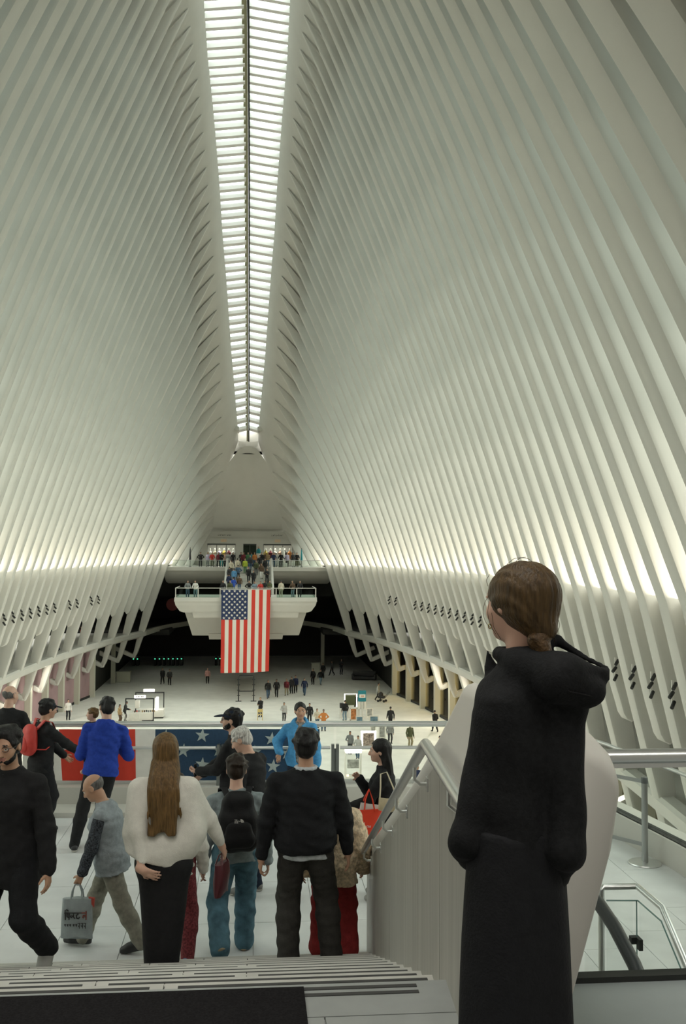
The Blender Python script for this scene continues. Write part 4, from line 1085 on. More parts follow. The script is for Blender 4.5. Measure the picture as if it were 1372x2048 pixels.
# woman with long hair and white jumper
o, J = person('woman with long golden brown hair and a white jumper, from behind', 331, 7.45, 2, 1.76, dict(footL=(-.04, .0), footR=(.03, .03), handL=(-.085, -.125, .435), elbL=(-1, -.35, -.1), handR=(.255, .10, .475), elbR=(1, -.6, 0), hpitch=-10, hyaw=6, palmL=(.3, .9, .1), hdirL=(.85, .1, -.45), curlL=.25, curlR=.8, shw=.104))
make_body(o, J, SKIN_L, True)
def jumper(v):
    put_torso(v, J, .034, False, .04, 0)
    H, P, B = J['H'], J['P'], J['B']; q = lambda x, y, z: P + B @ V3(x, y, z)
    for x in (-1, 1):
        v.cone(J['sh' + ('L' if x < 0 else 'R')], q(x * .20, -.02, .14), .075, .105, .06); v.cone(q(x * .19, -.02, .14), q(x * .15, -.02, .04 if x > 0 else -.02), .10, .105, .06)
    v.cone(q(-.15, -.04, -.005), q(.12, -.04, .06), .125, .12, .06)
    v.cone(J['shL'], J['elL'], .060, .055, .05); v.cone(J['shR'], J['elR'], .060, .060, .05)
    v.cone(J['elL'], J['elL'] + (J['wrL'] - J['elL']) * .9, .048, .033, .03); v.cone(J['elR'], J['elR'] + (J['wrR'] - J['elR']) * .85, .058, .036, .03)
    v.plane(q(0, 0, -.055), B @ V3(-.28, .1, -1))
    v.wrinkle(.006, 14, 12, 9, 2)
garment(o, J, 'jumper', C_WHITE, jumper)
def maxi(v):
    P = J['P']
    v.cone(P + V3(-.045, 0, .10), P + V3(.045, 0, .10), .105, .105, .04); v.cone(P + V3(-.075, -.02, -.08), P + V3(.075, -.02, -.08), .135, .135, .06, 0, (0, 1, 0), .9)
    v.cone(P + V3(-.06, 0, -.1), V3(-.035, .0, .10), .135, .105, .06); v.cone(P + V3(.06, 0, -.1), V3(.02, .02, .10), .135, .105, .06)
    v.plane((0, 0, .018), (0, 0, -1)); v.wrinkle(.004, 24, 12, 3, 6)
garment(o, J, 'maxi_skirt', C_BLACK, maxi); shoes(o, J, S_BLACK); J['hairback'] = .085; hair(o, J, H_GOLD, 'verylong', .009)
WOMAN = (o, J)
# someone walking ahead of her
o, J = person('person in wine red trousers almost hidden in front of the long-haired woman', 352, 8.5, -6, 1.56, dict(footR=(.10, -.14, .02), pitchR=-25, footL=(-.06, .12), handR=(.15, .05, .47)))
make_body(o, J, SKIN_L); top(o, J, C_WHITE, .03, .05, 'jacket'); trousers(o, J, cloth('patterned_red', (.15, .03, .035), noise=.6, nscale=60), .016); shoes(o, J, mat('blue_trainer', (.09, .12, .2), .6), S_SOLE); hair(o, J, H_BRN, 'long', .01)
# young man with a backpack
o, J = person('young man in a grey sweatshirt and teal jeans with a backpack', 474, 8.95, 6, 1.77, dict(footL=(-.085, -.13, .055), pitchL=-62, footR=(.055, .10), handL=(-.165, .02, .455), handR=(.165, .04, .46), hyaw=-8, hpitch=-14, curlL=.6, lean=3, shw=.118))
make_body(o, J, SKIN_L); top(o, J, C_GREY, .032, .03, 'sweatshirt', wr=.006, collar=.012); trousers(o, J, C_JEAN, .030, .018, .005, 4); shoes(o, J, mat('pale_canvas', (.40, .37, .28), .7), mat('tan_sole', (.30, .25, .16), .7)); hair(o, J, H_BRN, 'short')
b, q, zc = backpack(o, J, 'black backpack with a small white logo on the grey sweatshirt', cloth('black_nylon', (.008, .008, .009), rough=.6), .175, .28)
# the logo: quarter dome of three arcs and three short lines of lettering
lg = MB(); B = J['B']
def lp(x, z): return Vector(q(x, -.326, zc - .01) + B @ V3(0, 0, z))
for r in (.030, .022, .014):
    a = [(.008 + r * math.sin(t), r * math.cos(t)) for t in [PI / 2 * k / 8 for k in range(9)]]; b2 = [(.008 + (r - .0055) * math.sin(t), (r - .0055) * math.cos(t)) for t in [PI / 2 * k / 8 for k in range(9)]]
    for k in range(8): lg.add([lp(*a[k]), lp(*a[k + 1]), lp(*b2[k + 1]), lp(*b2[k])], [(0, 1, 2, 3)])
lg.build('logo', mat('white_print', (.75, .75, .72), .6), b, fix=False)
def words3d(txt, size, parent, P, ux, uz, name, mt, thick=.0008):
    cu = bpy.data.curves.new(name, 'FONT'); cu.body = txt; cu.size = size; cu.extrude = thick; cu.align_x = 'LEFT'; cu.resolution_u = 2
    t = bpy.data.objects.new(name, cu); COL.objects.link(t); dg = bpy.context.evaluated_depsgraph_get()
    me = bpy.data.meshes.new_from_object(t.evaluated_get(dg)); bpy.data.objects.remove(t); bpy.data.curves.remove(cu)
    me.materials.clear(); me.materials.append(mt); o = link(name, me, parent)
    ux, uz = Vector(ux).normalized(), Vector(uz).normalized(); n = ux.cross(uz)
    o.matrix_local = Matrix.Translation(Vector(P)) @ Matrix((ux, uz, n)).transposed().to_4x4()
    return o
for k, (tx, dx) in enumerate((('THE', 0), ('NORTH', 0), ('FACE', 0))):
    words3d(tx, .0135, b, lp(-.044, .019 - .0115 * k), B @ V3(1, 0, 0), B @ V3(0, 0, 1), 'logo_lettering', MATS['white_print'])
# big man in a black jacket
o, J = person('broad man in a black jacket and charcoal trousers seen from behind', 612, 8.0, 0, 1.87, dict(footL=(-.07, .0), footR=(.115, .02), yawL=6, yawR=-10, handL=(-.195, .0, .415), handR=(.190, .04, .44), elbL=(-1, -.6, 0), elbR=(1, -.6, 0), hyaw=-3, shw=.128, wide=1.12, curlL=.6, curlR=.4, hs=1.03))
make_body(o, J, SKIN_M); top(o, J, C_BLACK2, .046, .03, 'jacket', collar=.024, belly=.03, wr=.005, k=.03, cuff=-.004, end=.92); top(o, J, C_SHIRT, .02, 0, 'shirt', arms=False, collar=.020)
v = Vol(J['N'] - .2, J['N'] + .2, .009)
for t in range(12):
    a, c2 = 2 * PI * t / 12, 2 * PI * (t + 1) / 12; v.cone(J['N'] + V3(.078 * math.sin(a), .072 * math.cos(a), .03), J['N'] + V3(.078 * math.sin(c2), .072 * math.cos(c2), .03), .017, .017, .012)
link('shirt_collar', v.mesh('shirt_collar', C_SHIRT), o)
trousers(o, J, C_CHAR, .030, .016, .005, 7); shoes(o, J, S_BLACK, S_BLACK, 1.1); hair(o, J, H_BLK, 'short')
# woman in the fur coat and red trousers
o, J = person('woman in a beige fluffy coat and red trousers beside the big man', 669, 8.6, -6, 1.52, dict(footL=(-.07, .03), footR=(.075, -.01), handL=(-.17, .04, .46), handR=(.165, .05, .48), hpitch=-8))
make_body(o, J, SKIN_L, True); top(o, J, C_FUR, .062, .11, 'fur_coat', wr=.006, cuff=.02, k=.04); trousers(o, J, C_RED, .036, .035, .005, 3); shoes(o, J, S_BLACK); hair(o, J, H_GOLD, 'long', .010)
# man with the cap, looking left
o, J = person('man in a dark baseball cap and glasses facing left at the railing', 468, 11.5, 72, 1.80, dict(handL=(-.05, .22, .60), handR=(.05, .23, .56), curlL=1.0, curlR=.9, elbL=(-.5, -1, -.5), elbR=(.5, -1, -.5), hyaw=6, palmL=(.6, .5, .6)))
make_body(o, J, SKIN_L); top(o, J, C_BLACK, .034, .06, 'jacket', collar=.012); trousers(o, J, C_BLACK, .02); shoes(o, J); hair(o, J, H_BLK, 'crop'); cp = cap(o, J, C_NAVY); beard(o, J, H_BLK); spectacles(o, J)
R, C = J['HR'], J['HC']; m = MB()
pt = lambda x, z: Vector(C + R @ V3(x, .0, 0) + R @ V3(0, .105 - abs(x) * .25 - (z - .06) * .55, z))
m.add([pt(-.032, .065), pt(.032, .065), pt(.020, .095), pt(-.020, .095)], [(0, 1, 2, 3)]).build('cap_emblem', MATS['white_print'], cp, fix=False)
ph = empty('camera_phone', o.location.copy(), o.rotation_euler.z); tag(ph, 'black phone held by the man in the cap', 'phone')
w0 = J['wrL'] + J['hdL'] * .09; MB().box((w0[0] - .01, w0[1] - .03, w0[2] - .06), (w0[0] + .055, w0[1] - .018, w0[2] + .09), bev=.004).build('case', mat('phone_black', (.01, .01, .012), .2), ph); MB().lathe([(0, 0), (.009, 0), (.009, .003), (0, .003)], (w0[0] + .03, w0[1] - .03, w0[2] + .06), 8).build('lens', mat('lens', (.02, .02, .03), .05), ph)
# white-haired man
o, J = person('white-haired man in a black jacket looking down to the left', 506, 10.6, 62, 1.76, dict(hpitch=-26, hyaw=10, handL=(-.16, .04, .45), handR=(.16, .06, .46), lean=4, shw=.120))
make_body(o, J, SKIN_L); top(o, J, C_BLACK, .04, .07, 'jacket', collar=.014); trousers(o, J, C_NAVY, .02); shoes(o, J, mat('grey_suede', (.16, .16, .15), .7)); hair(o, J, H_WHT, 'crop')
# woman in the blue jacket, facing us
o, J = person('dark-haired woman in a sky blue jacket facing the stair', 600, 13.6, 176, 1.56, dict(handR=(.175, .06, .575), elbR=(.6, -.3, -1), handL=(-.15, .02, .46), hyaw=8, hdirR=(.2, .1, -1), palmR=(-.3, .8, 0)))
make_body(o, J, SKIN_M, True); top(o, J, C_PRINT, .014, .03, 'top', arms=False); hair(o, J, H_BLK, 'tied')
def openjacket(v):
    put_torso(v, J, .045, True, .03, .06); put_arms(v, J, .030, .022, None, .93, .008)
    N, B, P = J['N'], J['B'], J['P']; v.ell(N + B @ V3(0, -.06, -.01), (.13, .07, .09), B, .04)
    v.cut(P + B @ V3(0, .19, .22), (.075, .16, .36), B, .02); v.cut(N + B @ V3(0, .02, .06), (.07, .09, .09), B, .02); v.wrinkle(.005, 25, 18, 20, 4)
garment(o, J, 'sky_jacket', C_SKY, openjacket); trousers(o, J, C_NAVY, .015); shoes(o, J, S_GREY)
# girl with black hair and bags, facing left
o, J = person('woman with long straight black hair and a black jacket holding bags', 766, 10.5, 80, 1.64, dict(handR=(.02, .155, .745), elbR=(.6, -.2, -1), handL=(-.055, .215, .575), elbL=(-.7, -.6, -.6), hyaw=2, hpitch=-3, curlR=.7, curlL=.7, palmL=(.8, 0, .4), palmR=(-1, 0, .2)))
make_body(o, J, SKIN_L, True); top(o, J, C_BLACK, .034, .07, 'jacket', wr=.005); trousers(o, J, C_BLACK2, .022); shoes(o, J, S_GREY, S_SOLE); hair(o, J, H_BLK, 'verylong', .009)
GIRL = (o, J)

# ------------------------------------------------------------------ bags
def world_of(oj, p):
    o, J = oj; c, s = math.cos(o.rotation_euler.z), math.sin(o.rotation_euler.z); return Vector((o.location.x + c * p[0] - s * p[1], o.location.y + s * p[0] + c * p[1], o.location.z + p[2]))
def bag_body(W, Hh, T, flare=0.0, n=8, sag=.0, seed=1):
    """soft flat bag hanging from z = 0 down to -Hh, mouth along x"""
    m = MB(); R = []; rd = random.Random(seed)
    for k in range(n + 1):
        t = k / n; w = W / 2 * (1 + flare * t); th = T * (.35 + .65 * math.sin(PI * min(1, .15 + t * .8))); z = -Hh * t; ring = []
        for j in range(16):
            a = 2 * PI * j / 16; cx, cy = math.cos(a), math.sin(a)
            x = w * math.copysign(abs(cx) ** .55, cx); y = th * math.copysign(abs(cy) ** .8, cy) + .006 * math.sin(9 * x / W + 5 * t + seed)
            ring.append(Vector((x, y, z - sag * (x / W) ** 2 * 2 + .008 * math.sin(7 * x / W + seed) * t)))
        R.append(ring)
    m.loft(R); return m
PLASTIC = mat('grey_plastic_bag', (.30, .34, .35), .35, noise=.12, nscale=14)
INK = mat('black_print', (.02, .018, .018), .6); INKR = mat('brown_red_print', (.20, .04, .025), .6)
hp = world_of(BALD, BALD[1]['wrL'] + BALD[1]['hdL'] * .085)
b = empty('carrier_bag', (hp.x, hp.y, hp.z - .125), math.radians(-4)); tag(b, 'grey plastic carrier bag with dark lettering in the bald man\'s hand', 'bag')
bag_body(.26, .34, .05, .10, sag=.015).build('bag_body', PLASTIC, b, smooth=True)
for yy in (-.03, .03):
    MB().tube([(-.05, yy, -.01), (-.042, yy * .7, .06), (-.02, yy * .3, .115), (.02, yy * .3, .115), (.042, yy * .7, .06), (.05, yy, -.01)], .0065, 6).build('handle', PLASTIC, b, smooth=True)
MB().prism([(.10, -.012, .005), (.155, -.012, -.005), (.150, -.012, -.085), (.125, -.012, -.05)], (0, .024, 0)).build('red_label', mat('red_paper', (.45, .06, .04), .6), b)
# lettering on the bag, drawn stroke by stroke
def strokes(segs, r, mt, name):
    m = MB()
    for s in segs: m.tube([(x, -.0555, z) for x, z in s], r, 5)
    o = m.build(name, mt, b); return o
y0 = -.175; k = .8
def sc(x, z): return (-.098 + x * k, y0 + z * k)
L1 = [[(.0, .075), (.125, .075)], [(.012, .075), (.012, .0)], [(.012, .075), (.006, .100), (.025, .112), (.045, .095)], [(.03, .072), (.03, .035), (.045, .025), (.052, .04), (.052, .03)], [(.052, .075), (.052, .0)]]
L2 = [[(.075, .05), (.068, .035), (.078, .022), (.09, .04), (.10, .05)], [(.10, .072), (.10, .03), (.118, .015)], [(.125, .075), (.190, .075)], [(.148, .075), (.148, .06), (.130, .05), (.135, .018), (.160, .012), (.168, .03)]]
L3 = [[(.19, .075), (.245, .075)], [(.238, .095), (.238, .0)], [(.238, .045), (.205, .045), (.20, .025), (.215, .02)]]
strokes([[sc(*p) for p in s] for s in L1 + L2[:0]], .0052, INK, 'lettering'); strokes([[sc(*p) for p in s] for s in L2], .005, INK, 'lettering'); strokes([[sc(*p) for p in s] for s in L3], .0052, INKR, 'lettering')
sm = []
for j, x in enumerate((.0, .022, .045, .075, .098)): sm += [[(-.098 + x, -.215), (-.098 + x + .016, -.215)], [(-.098 + x + .010, -.215), (-.098 + x + .010, -.232)], [(-.098 + x + .002, -.222 - .004 * (j % 2)), (-.098 + x + .009, -.224)]]
for j, x in enumerate((.118, .145, .170)): sm += [[(-.098 + x, -.205), (-.098 + x + .022, -.205)], [(-.098 + x + .016, -.205), (-.098 + x + .016, -.250)], [(-.098 + x + .003, -.225), (-.098 + x + .014, -.235)]]
strokes(sm, .0032, INK, 'lettering')
# red shopper held by the dark-haired woman
hp = world_of(GIRL, GIRL[1]['elL'])
REDB = mat('red_shopper', (.72, .045, .010), .6, noise=.06, nscale=10)
hp = atd(738, 1618, 10.25)
b = empty('shopping_bag', hp, math.radians(8)); tag(b, 'bright red shopping bag with white script hanging beside the parapet', 'bag')
bag_body(.29, .42, .055, -.05, sag=.0, seed=3).build('bag_body', REDB, b, smooth=True)
for yy in (-.04, .04):
    MB().tube([(-.06, yy, -.01), (-.045, yy * .6, .10), (.0, yy * .2, .20), (.03, yy * .6, .10), (.05, yy, -.01)], .008, 6).build('handle', REDB, b, smooth=True)
MB().box((-.10, -.015, -.02), (.10, .0, .055)).build('paper_insert', mat('white_paper', (.68, .66, .62), .7), b).rotation_euler = (0, .18, 0)
W_ = MATS['white_print']
words3d('cas', .040, b, (-.045, -.062, -.165), (1, 0, -.22), (0.15, 0, 1), 'lettering', W_)
words3d('e', .040, b, (-.118, -.060, -.148), (1, 0, -.22), (0.15, 0, 1), 'lettering', W_)
MB().tube([(-.060, -.0605, -.120), (-.085, -.0605, -.145), (-.075, -.0605, -.185), (-.045, -.0605, -.195)], .0035, 5).build('lettering', W_, b)
# beige shoulder bag
hp = atd(777, 1598, 10.2)
b = empty('shoulder_bag', hp, math.radians(-10)); tag(b, 'small beige shoulder bag on a pale strap over the black jacket', 'bag')
BEI = mat('beige_leather', (.50, .42, .27), .5, noise=.08, nscale=20)
bag_body(.20, .13, .035, .05, sag=-.02, seed=5).build('bag_body', BEI, b, smooth=True)
sh = world_of(GIRL, GIRL[1]['shL'] + V3(-.02, .0, .055)) - b.location; R_ = Matrix.Rotation(math.radians(10), 3, 'Z')
m1 = R_ @ sh
MB().tube([(-.09, 0, -.02), m1 * .5 + Vector((-.05, -.05, .0)), m1 + Vector((-.02, -.03, 0)), m1 + Vector((.04, .02, .01)), m1 * .5 + Vector((.08, -.045, 0)), (.09, 0, -.02)], .008, 6).build('strap', mat('cream_strap', (.60, .53, .38), .5), b, smooth=True)
# bottle in her hand
hp = world_of(GIRL, GIRL[1]['wrL'] + GIRL[1]['hdL'] * .085)
b = empty('water_bottle', (hp.x, hp.y - .01, hp.z - .06)); tag(b, 'small clear water bottle held by the black-haired woman', 'bottle')
MB().lathe([(0, 0), (.028, 0), (.030, .01), (.030, .12), (.013, .16), (.013, .175), (0, .175)], n=12).build('bottle_body', glass('bottle_plastic', (.80, .85, .90), .2), b, smooth=True)
MB().lathe([(0, .172), (.015, .172), (.015, .19), (0, .19)], n=10).build('bottle_cap', mat('lavender_cap', (.45, .42, .60), .5), b)
# dark red handbag of the long-haired woman
hp = world_of(WOMAN, WOMAN[1]['wrR'] + WOMAN[1]['hdR'] * .085)
b = empty('handbag', (hp.x - .03, hp.y + .02, hp.z - .07), math.radians(70)); tag(b, 'dark wine red handbag hanging beside the black maxi skirt', 'bag')
bag_body(.20, .24, .045, .10, sag=.0, seed=7).build('bag_body', mat('wine_leather', (.075, .012, .018), .45), b, smooth=True)
for yy in (-.03, .03): MB().tube([(-.06, yy, -.01), (-.03, yy * .4, .06), (.03, yy * .4, .06), (.06, yy, -.01)], .006, 6).build('handle', mat('wine_leather', (.075, .012, .018), .45), b, smooth=True)

# ------------------------------------------------------------------ woman in the foreground, seen from behind, leaning by the parapet
K0 = 701.0
g0 = atd(1045, 1500, 2.84)
WA = -YAW
o = empty('person', (g0.x, g0.y, ZL), WA); tag(o, 'tall woman in black, brown hair tied at the nape, by the white parapet', 'person')
def q(px, py, y=0.0): return V3((px - 1045) / K0, y, 1.68 - (py - 1130) / K0)
J = skeleton(1.69, dict(habs=(34, -3, 4), handL=(-.06, .15, .55), handR=(.08, .14, .55), hs=1.0))
d = q(1040, 1212, .01) - J['HC']; J['HC'] = J['HC'] + d; J['N'] = q(1043, 1318, 0.0)
J['shL'], J['shR'] = q(1002, 1400, .03), q(1122, 1412, -.03)
J['elL'], J['elR'] = q(936, 1672, -.03), q(1118, 1684, -.09)
J['wrL'], J['wrR'] = q(985, 1700, .17), q(1085, 1705, .13)
v = Vol(V3(-.32, -.32, -.06), V3(.32, .34, 1.80), .0075, True)
v.stack(q(1040, 1700), Rz(.55), [(-.12, .10, .08, 0), (.1, .10, .08, 0), (.3, .11, .08, 0), (.42, .11, .07, 0), (.50, .05, .05, 0)], .03); put_arms(v, J, -.006)
for x in (-.07, .06): v.cone(q(1035, 1700) + V3(x, 0, 0), V3(x - .02, 0, .08), .065, .04, .03)
for sd in 'LR': put_hand(v, J, sd, 1.69)
put_head(v, J, 1.69, True)
link('body', v.mesh('body', [SKIN_L, LIPS, EYEW, EYED]), o)
def hood(v):
    # trunk and sleeves of the hooded jacket
    P0 = q(1038, 1700)
    v.stack(P0, Rz(.55), [(-.09, .140, .115, 0), (-.02, .138, .112, 0), (.08, .120, .105, 0), (.18, .120, .106, 0), (.30, .138, .115, 0), (.38, .146, .112, -.005), (.43, .135, .10, -.012), (.475, .100, .085, -.02), (.53, .064, .064, -.02)], .025)
    for sd in 'LR':
        v.cone(J['sh' + sd], J['el' + sd], .060, .052, .02); v.cone(J['el' + sd], J['wr' + sd], .054, .052, .02)
    v.cone(q(992, 1398, .0), q(1060, 1340, -.02), .050, .058, .03); v.cone(q(1060, 1340, -.03), q(1128, 1405, -.05), .055, .056, .03)
    v.cone(q(918, 1690, -.02), q(950, 1735, .10), .030, .045, .02); v.cone(q(1132, 1700, -.08), q(1105, 1745, .02), .034, .045, .02)
    # collar round the neck and the pointed stand-up flap in front
    for t in range(14):
        a, b = 2 * PI * t / 14, 2 * PI * (t + 1) / 14; c = q(1044, 1322, -.004)
        v.cone(c + V3(.066 * math.cos(a), .066 * math.sin(a), .010 * math.cos(a) * -1), c + V3(.066 * math.cos(b), .066 * math.sin(b), -.010 * math.cos(b)), .019, .019, .012)
    v.cone(q(981, 1312, .06), q(990, 1350, .06), .003, .018, .006); v.cone(q(990, 1350, .06), q(996, 1400, .05), .018, .034, .012); v.cone(q(990, 1352, .06), q(1010, 1362, .05), .012, .010, .012)
    # hood lying open over the right shoulder, its brim ending in a point
    v.cone(q(1030, 1330, -.075), q(1100, 1350, -.125), .040, .060, .04); v.cone(q(1100, 1355, -.13), q(1160, 1375, -.115), .066, .042, .03)
    v.cone(q(1120, 1330, -.14), q(1188, 1343, -.10), .030, .016, .02); v.cone(q(1188, 1343, -.10), q(1202, 1340, -.09), .015, .007, .01); v.cone(q(1150, 1385, -.11), q(1196, 1356, -.092), .030, .010, .02)
    v.cone(q(1092, 1294, -.02), q(1116, 1288, .01), .014, .017, .012); v.cone(q(1116, 1288, .01), q(1150, 1312, -.02), .017, .014, .012); v.cone(q(1150, 1312, -.02), q(1198, 1336, -.08), .014, .009, .012)
    v.cone(q(1080, 1310, -.01), q(1150, 1345, -.06), .022, .03, .02)
    v.cut(q(1118, 1312, -.065), (.048, .045, .020), Ry(.50), .012)
    v.wrinkle(.0028, 26, 20, 22, 2)
v = Vol(V3(-.32, -.35, .65), V3(.34, .32, 1.50), .0085); hood(v)
C_HOOD = cloth('black_fleece', (.0085, .009, .0098), noise=.3, nscale=60, bump=.25, bscale=140)
hj = link('hooded_jacket', v.mesh('hooded_jacket', C_HOOD), o)
# seam along the hood edge
MB().tube([Vector(q(1058, 1352, -.155)), Vector(q(1110, 1372, -.19)), Vector(q(1160, 1384, -.155)), Vector(q(1188, 1366, -.105))], .0022, 5).build('hood_seam', C_BLACK, hj, smooth=True)
v = Vol(V3(-.32, -.3, -.03), V3(.32, .3, 1.0), .011)
v.stack(q(1033, 1740), Rz(.5), [(-.79, .165, .150, 0), (-.5, .158, .145, 0), (-.2, .150, .135, 0), (.0, .142, .125, 0), (.12, .135, .115, 0)], .02)
v.wrinkle(.004, 30, 26, 2.5, 1); v.plane((0, 0, .03), (0, 0, -1))
link('long_skirt', v.mesh('long_skirt', C_BLACK2), o)
for sd in 'LR': shoe(J, sd, o, S_BLACK, S_BLACK)
# hair drawn back to the nape
H_WOM = hairmat('chestnut', (.068, .041, .016), (9, 9, 1.1))
R, C = J['HR'], J['HC']; w = lambda x, y, z: C + R @ V3(x, y, z)
v = Vol(C - V3(.22, .22, .25), C + V3(.22, .22, .2), .006)
v.ell(w(0, -.022, .022), (.094, .114, .096), R, .02); v.ell(w(0, -.058, -.036), (.070, .066, .062), R, .03); v.ell(w(.005, -.088, -.078), (.040, .042, .036), R, .025)
v.cut(w(0, .115, -.050), (.092, .100, .105), R, .015); v.cut(w(-.105, .02, -.085), (.055, .070, .058), R, .012); v.cut(w(.105, .02, -.085), (.050, .060, .050), R, .012)
X, Y, Z = [v.lo[i] + v.vox * np.arange(v.n[i], dtype=np.float32) for i in range(3)]
nx, ny, nz = w(0, -.10, -.10); ang = np.arctan2((X - C[0])[:, None, None] * R[0, 0] + (Y - C[1])[None, :, None] * R[1, 0] + 0 * Z[None, None, :], (Z - nz)[None, None, :] + .03 + 0 * (X[:, None, None] + Y[None, :, None]))
v.F += (.0016 * np.sin(ang * 46) + .0012 * np.sin(ang * 23 + 1)).astype(np.float32)
hr = link('hair', v.mesh('hair', H_WOM), o)
v = Vol(q(1062, 1290, -.08) - .12, q(1062, 1290, -.08) + .12, .005)
pts = [w(-.0, -.095, -.088), q(1064, 1284, -.085), q(1072, 1298, -.090), q(1082, 1314, -.085)]
for a, b, r0, r1 in zip(pts, pts[1:], (.030, .026, .023), (.026, .023, .018)): v.cone(a, b, r0, r1, .012)
for k in range(4): v.ell(q(1058 + 8 * k, 1280 + 10 * k, -.105), (.018, .012, .010), Ry(.6), .006)
link('ponytail', v.mesh('ponytail', hairmat('chestnut_tail', (.075, .042, .017), (9, 9, 9))), hr)
fly = MB(); rd = random.Random(8)
for P in ([(976, 1196), (966, 1212), (962, 1232), (968, 1252), (982, 1266)], [(978, 1210), (975, 1235), (980, 1258), (992, 1276)], [(980, 1232), (984, 1262), (998, 1284)],
          [(1030, 1131), (1040, 1122), (1056, 1124), (1066, 1132)], [(1010, 1136), (1024, 1124), (1048, 1121)], [(1080, 1142), (1096, 1146), (1108, 1164)], [(1108, 1178), (1118, 1200), (1119, 1224)], [(1110, 1236), (1116, 1256), (1110, 1272)], [(975, 1180), (971, 1168), (978, 1156)], [(1098, 1270), (1108, 1282), (1106, 1292)]):
    yy = -.02 + rd.uniform(-.02, .02); xs = np.interp(np.linspace(0, 1, 17), np.linspace(0, 1, len(P)), [p_[0] for p_ in P]); zs = np.interp(np.linspace(0, 1, 17), np.linspace(0, 1, len(P)), [p_[1] for p_ in P])
    for _ in range(3): xs[1:-1] = (xs[:-2] + xs[1:-1] * 2 + xs[2:]) / 4; zs[1:-1] = (zs[:-2] + zs[1:-1] * 2 + zs[2:]) / 4
    fly.tube([Vector(q(x, y, yy)) for x, y in zip(xs, zs)], .0007, 4)
fly.build('loose_strands', H_WOM, hr, smooth=True)
MB().tube([Vector(q(983 + 3 * math.sin(a), 1262 + 5 * math.cos(a), .03)) for a in [PI * 2 * k / 10 for k in range(11)]], .0014, 5).build('earring', mat('gold', (.6, .42, .12), .25, metal=1), o)

# ------------------------------------------------------------------ people far off: a few poses, shared meshes, own colours
def proto(nm, pose, fem=False, coat=0.0, skirt=False):
    H = 1.72; J = skeleton(H, pose); lo, hi = bounds(J, .16); v = Vol(lo, hi, .024, True)
    v.cone(J['N'], J['HC'], .05, .05, .02, 2); v.ell(J['HC'] + V3(0, .012, -.02), (.072, .085, .105), J['HR'], .02, 2)
    put_legs(v, J, .012, .03); n = v.F < 0; v.L[:] = np.where(v.L == 2, 2, 1)
    if skirt: v.cone(J['P'], J['P'] - V3(0, 0, .42), .12, .20, .03, 1)
    t = Vol(lo, hi, .024); put_torso(t, J, .03, fem, .03, .05 + coat); put_arms(t, J, .018)
    m = t.F < v.F; v.L = np.where(m, 0, v.L).astype(np.uint8); v.F = np.minimum(v.F, t.F)
    for sd in 'LR':
        v.cone(J['wr' + sd], J['wr' + sd] + J['hd' + sd] * .14, .032, .026, .01, 2)
        v.cone(J['ank' + sd] - V3(0, 0, .03), J['ank' + sd] + J['fd' + sd] * .15 - V3(0, 0, .035), .045, .04, .01, 4)
    R = J['HR']; v.ell(J['HC'] + R @ V3(0, -.022, .028), (.084, .092, .092), R, .01, 3)
    if fem: v.ell(J['HC'] + R @ V3(0, -.07, -.10), (.08, .045, .14), R, .01, 3)
    v.plane((0, 0, .0), (0, 0, -1))
    dm = mat('crowd_base', (.1, .1, .1)); return v.mesh('person_' + nm, [dm] * 5)
PROTO = {
    'stand': proto('standing', dict(handL=(-.15, .04, .47), handR=(.15, .03, .47))),
    'walk': proto('walking', dict(footR=(.05, .17), footL=(-.05, -.17, .03), pitchL=-30, handL=(-.14, .12, .48), handR=(.14, -.10, .48))),
    'walk2': proto('striding', dict(footL=(-.05, .15), footR=(.05, -.16, .03), pitchR=-30, handR=(.14, .14, .52), handL=(-.14, -.08, .48), lean=3), coat=.05),
    'hold': proto('holding', dict(handL=(-.05, .19, .63), handR=(.06, .19, .65), hpitch=-10)),
    'fem': proto('woman', dict(handL=(-.13, .06, .47), handR=(.12, .14, .60), footL=(-.04, .03), footR=(.05, -.03)), True),
    'rail': proto('leaning', dict(handL=(-.12, .22, .58), handR=(.12, .22, .58), lean=10, hpitch=-6)),
    'hips': proto('hands_on_hips', dict(handL=(-.10, .03, .56), handR=(.10, .03, .56), elbL=(-1, -.2, 0), elbR=(1, -.2, 0), footL=(-.07, 0), footR=(.07, 0))),
}
COLS = dict(black=(.012, .012, .013), char=(.04, .04, .042), grey=(.20, .21, .21), lgrey=(.42, .42, .40), white=(.66, .64, .60), cream=(.58, .52, .40), red=(.50, .04, .03), wine=(.16, .02, .03), navy=(.015, .025, .07), blue=(.02, .07, .38), sky=(.10, .28, .50),
            denim=(.06, .11, .18), ldenim=(.20, .28, .34), teal=(.02, .22, .25), olive=(.07, .08, .035), green=(.05, .15, .06), lime=(.42, .50, .05), yellow=(.55, .42, .08), khaki=(.30, .26, .16), tan=(.36, .25, .13), brown=(.10, .06, .035), orange=(.55, .20, .05), pink=(.55, .30, .27), lilac=(.45, .40, .52), peach=(.60, .38, .28))
def cm(c): return mat('wear_' + c, COLS[c], .85)
HC_ = {'k': mat('far_hair_black', (.012, .010, .009), .5), 'b': mat('far_hair_brown', (.05, .028, .014), .5), 'g': mat('far_hair_blond', (.24, .15, .06), .5), 'w': mat('far_hair_grey', (.35, .34, .32), .5)}
SK_ = [mat('far_skin_fair', (.52, .32, .23), .6), mat('far_skin_tan', (.40, .23, .15), .6), mat('far_skin_brown', (.24, .13, .08), .6)]
_first = {}
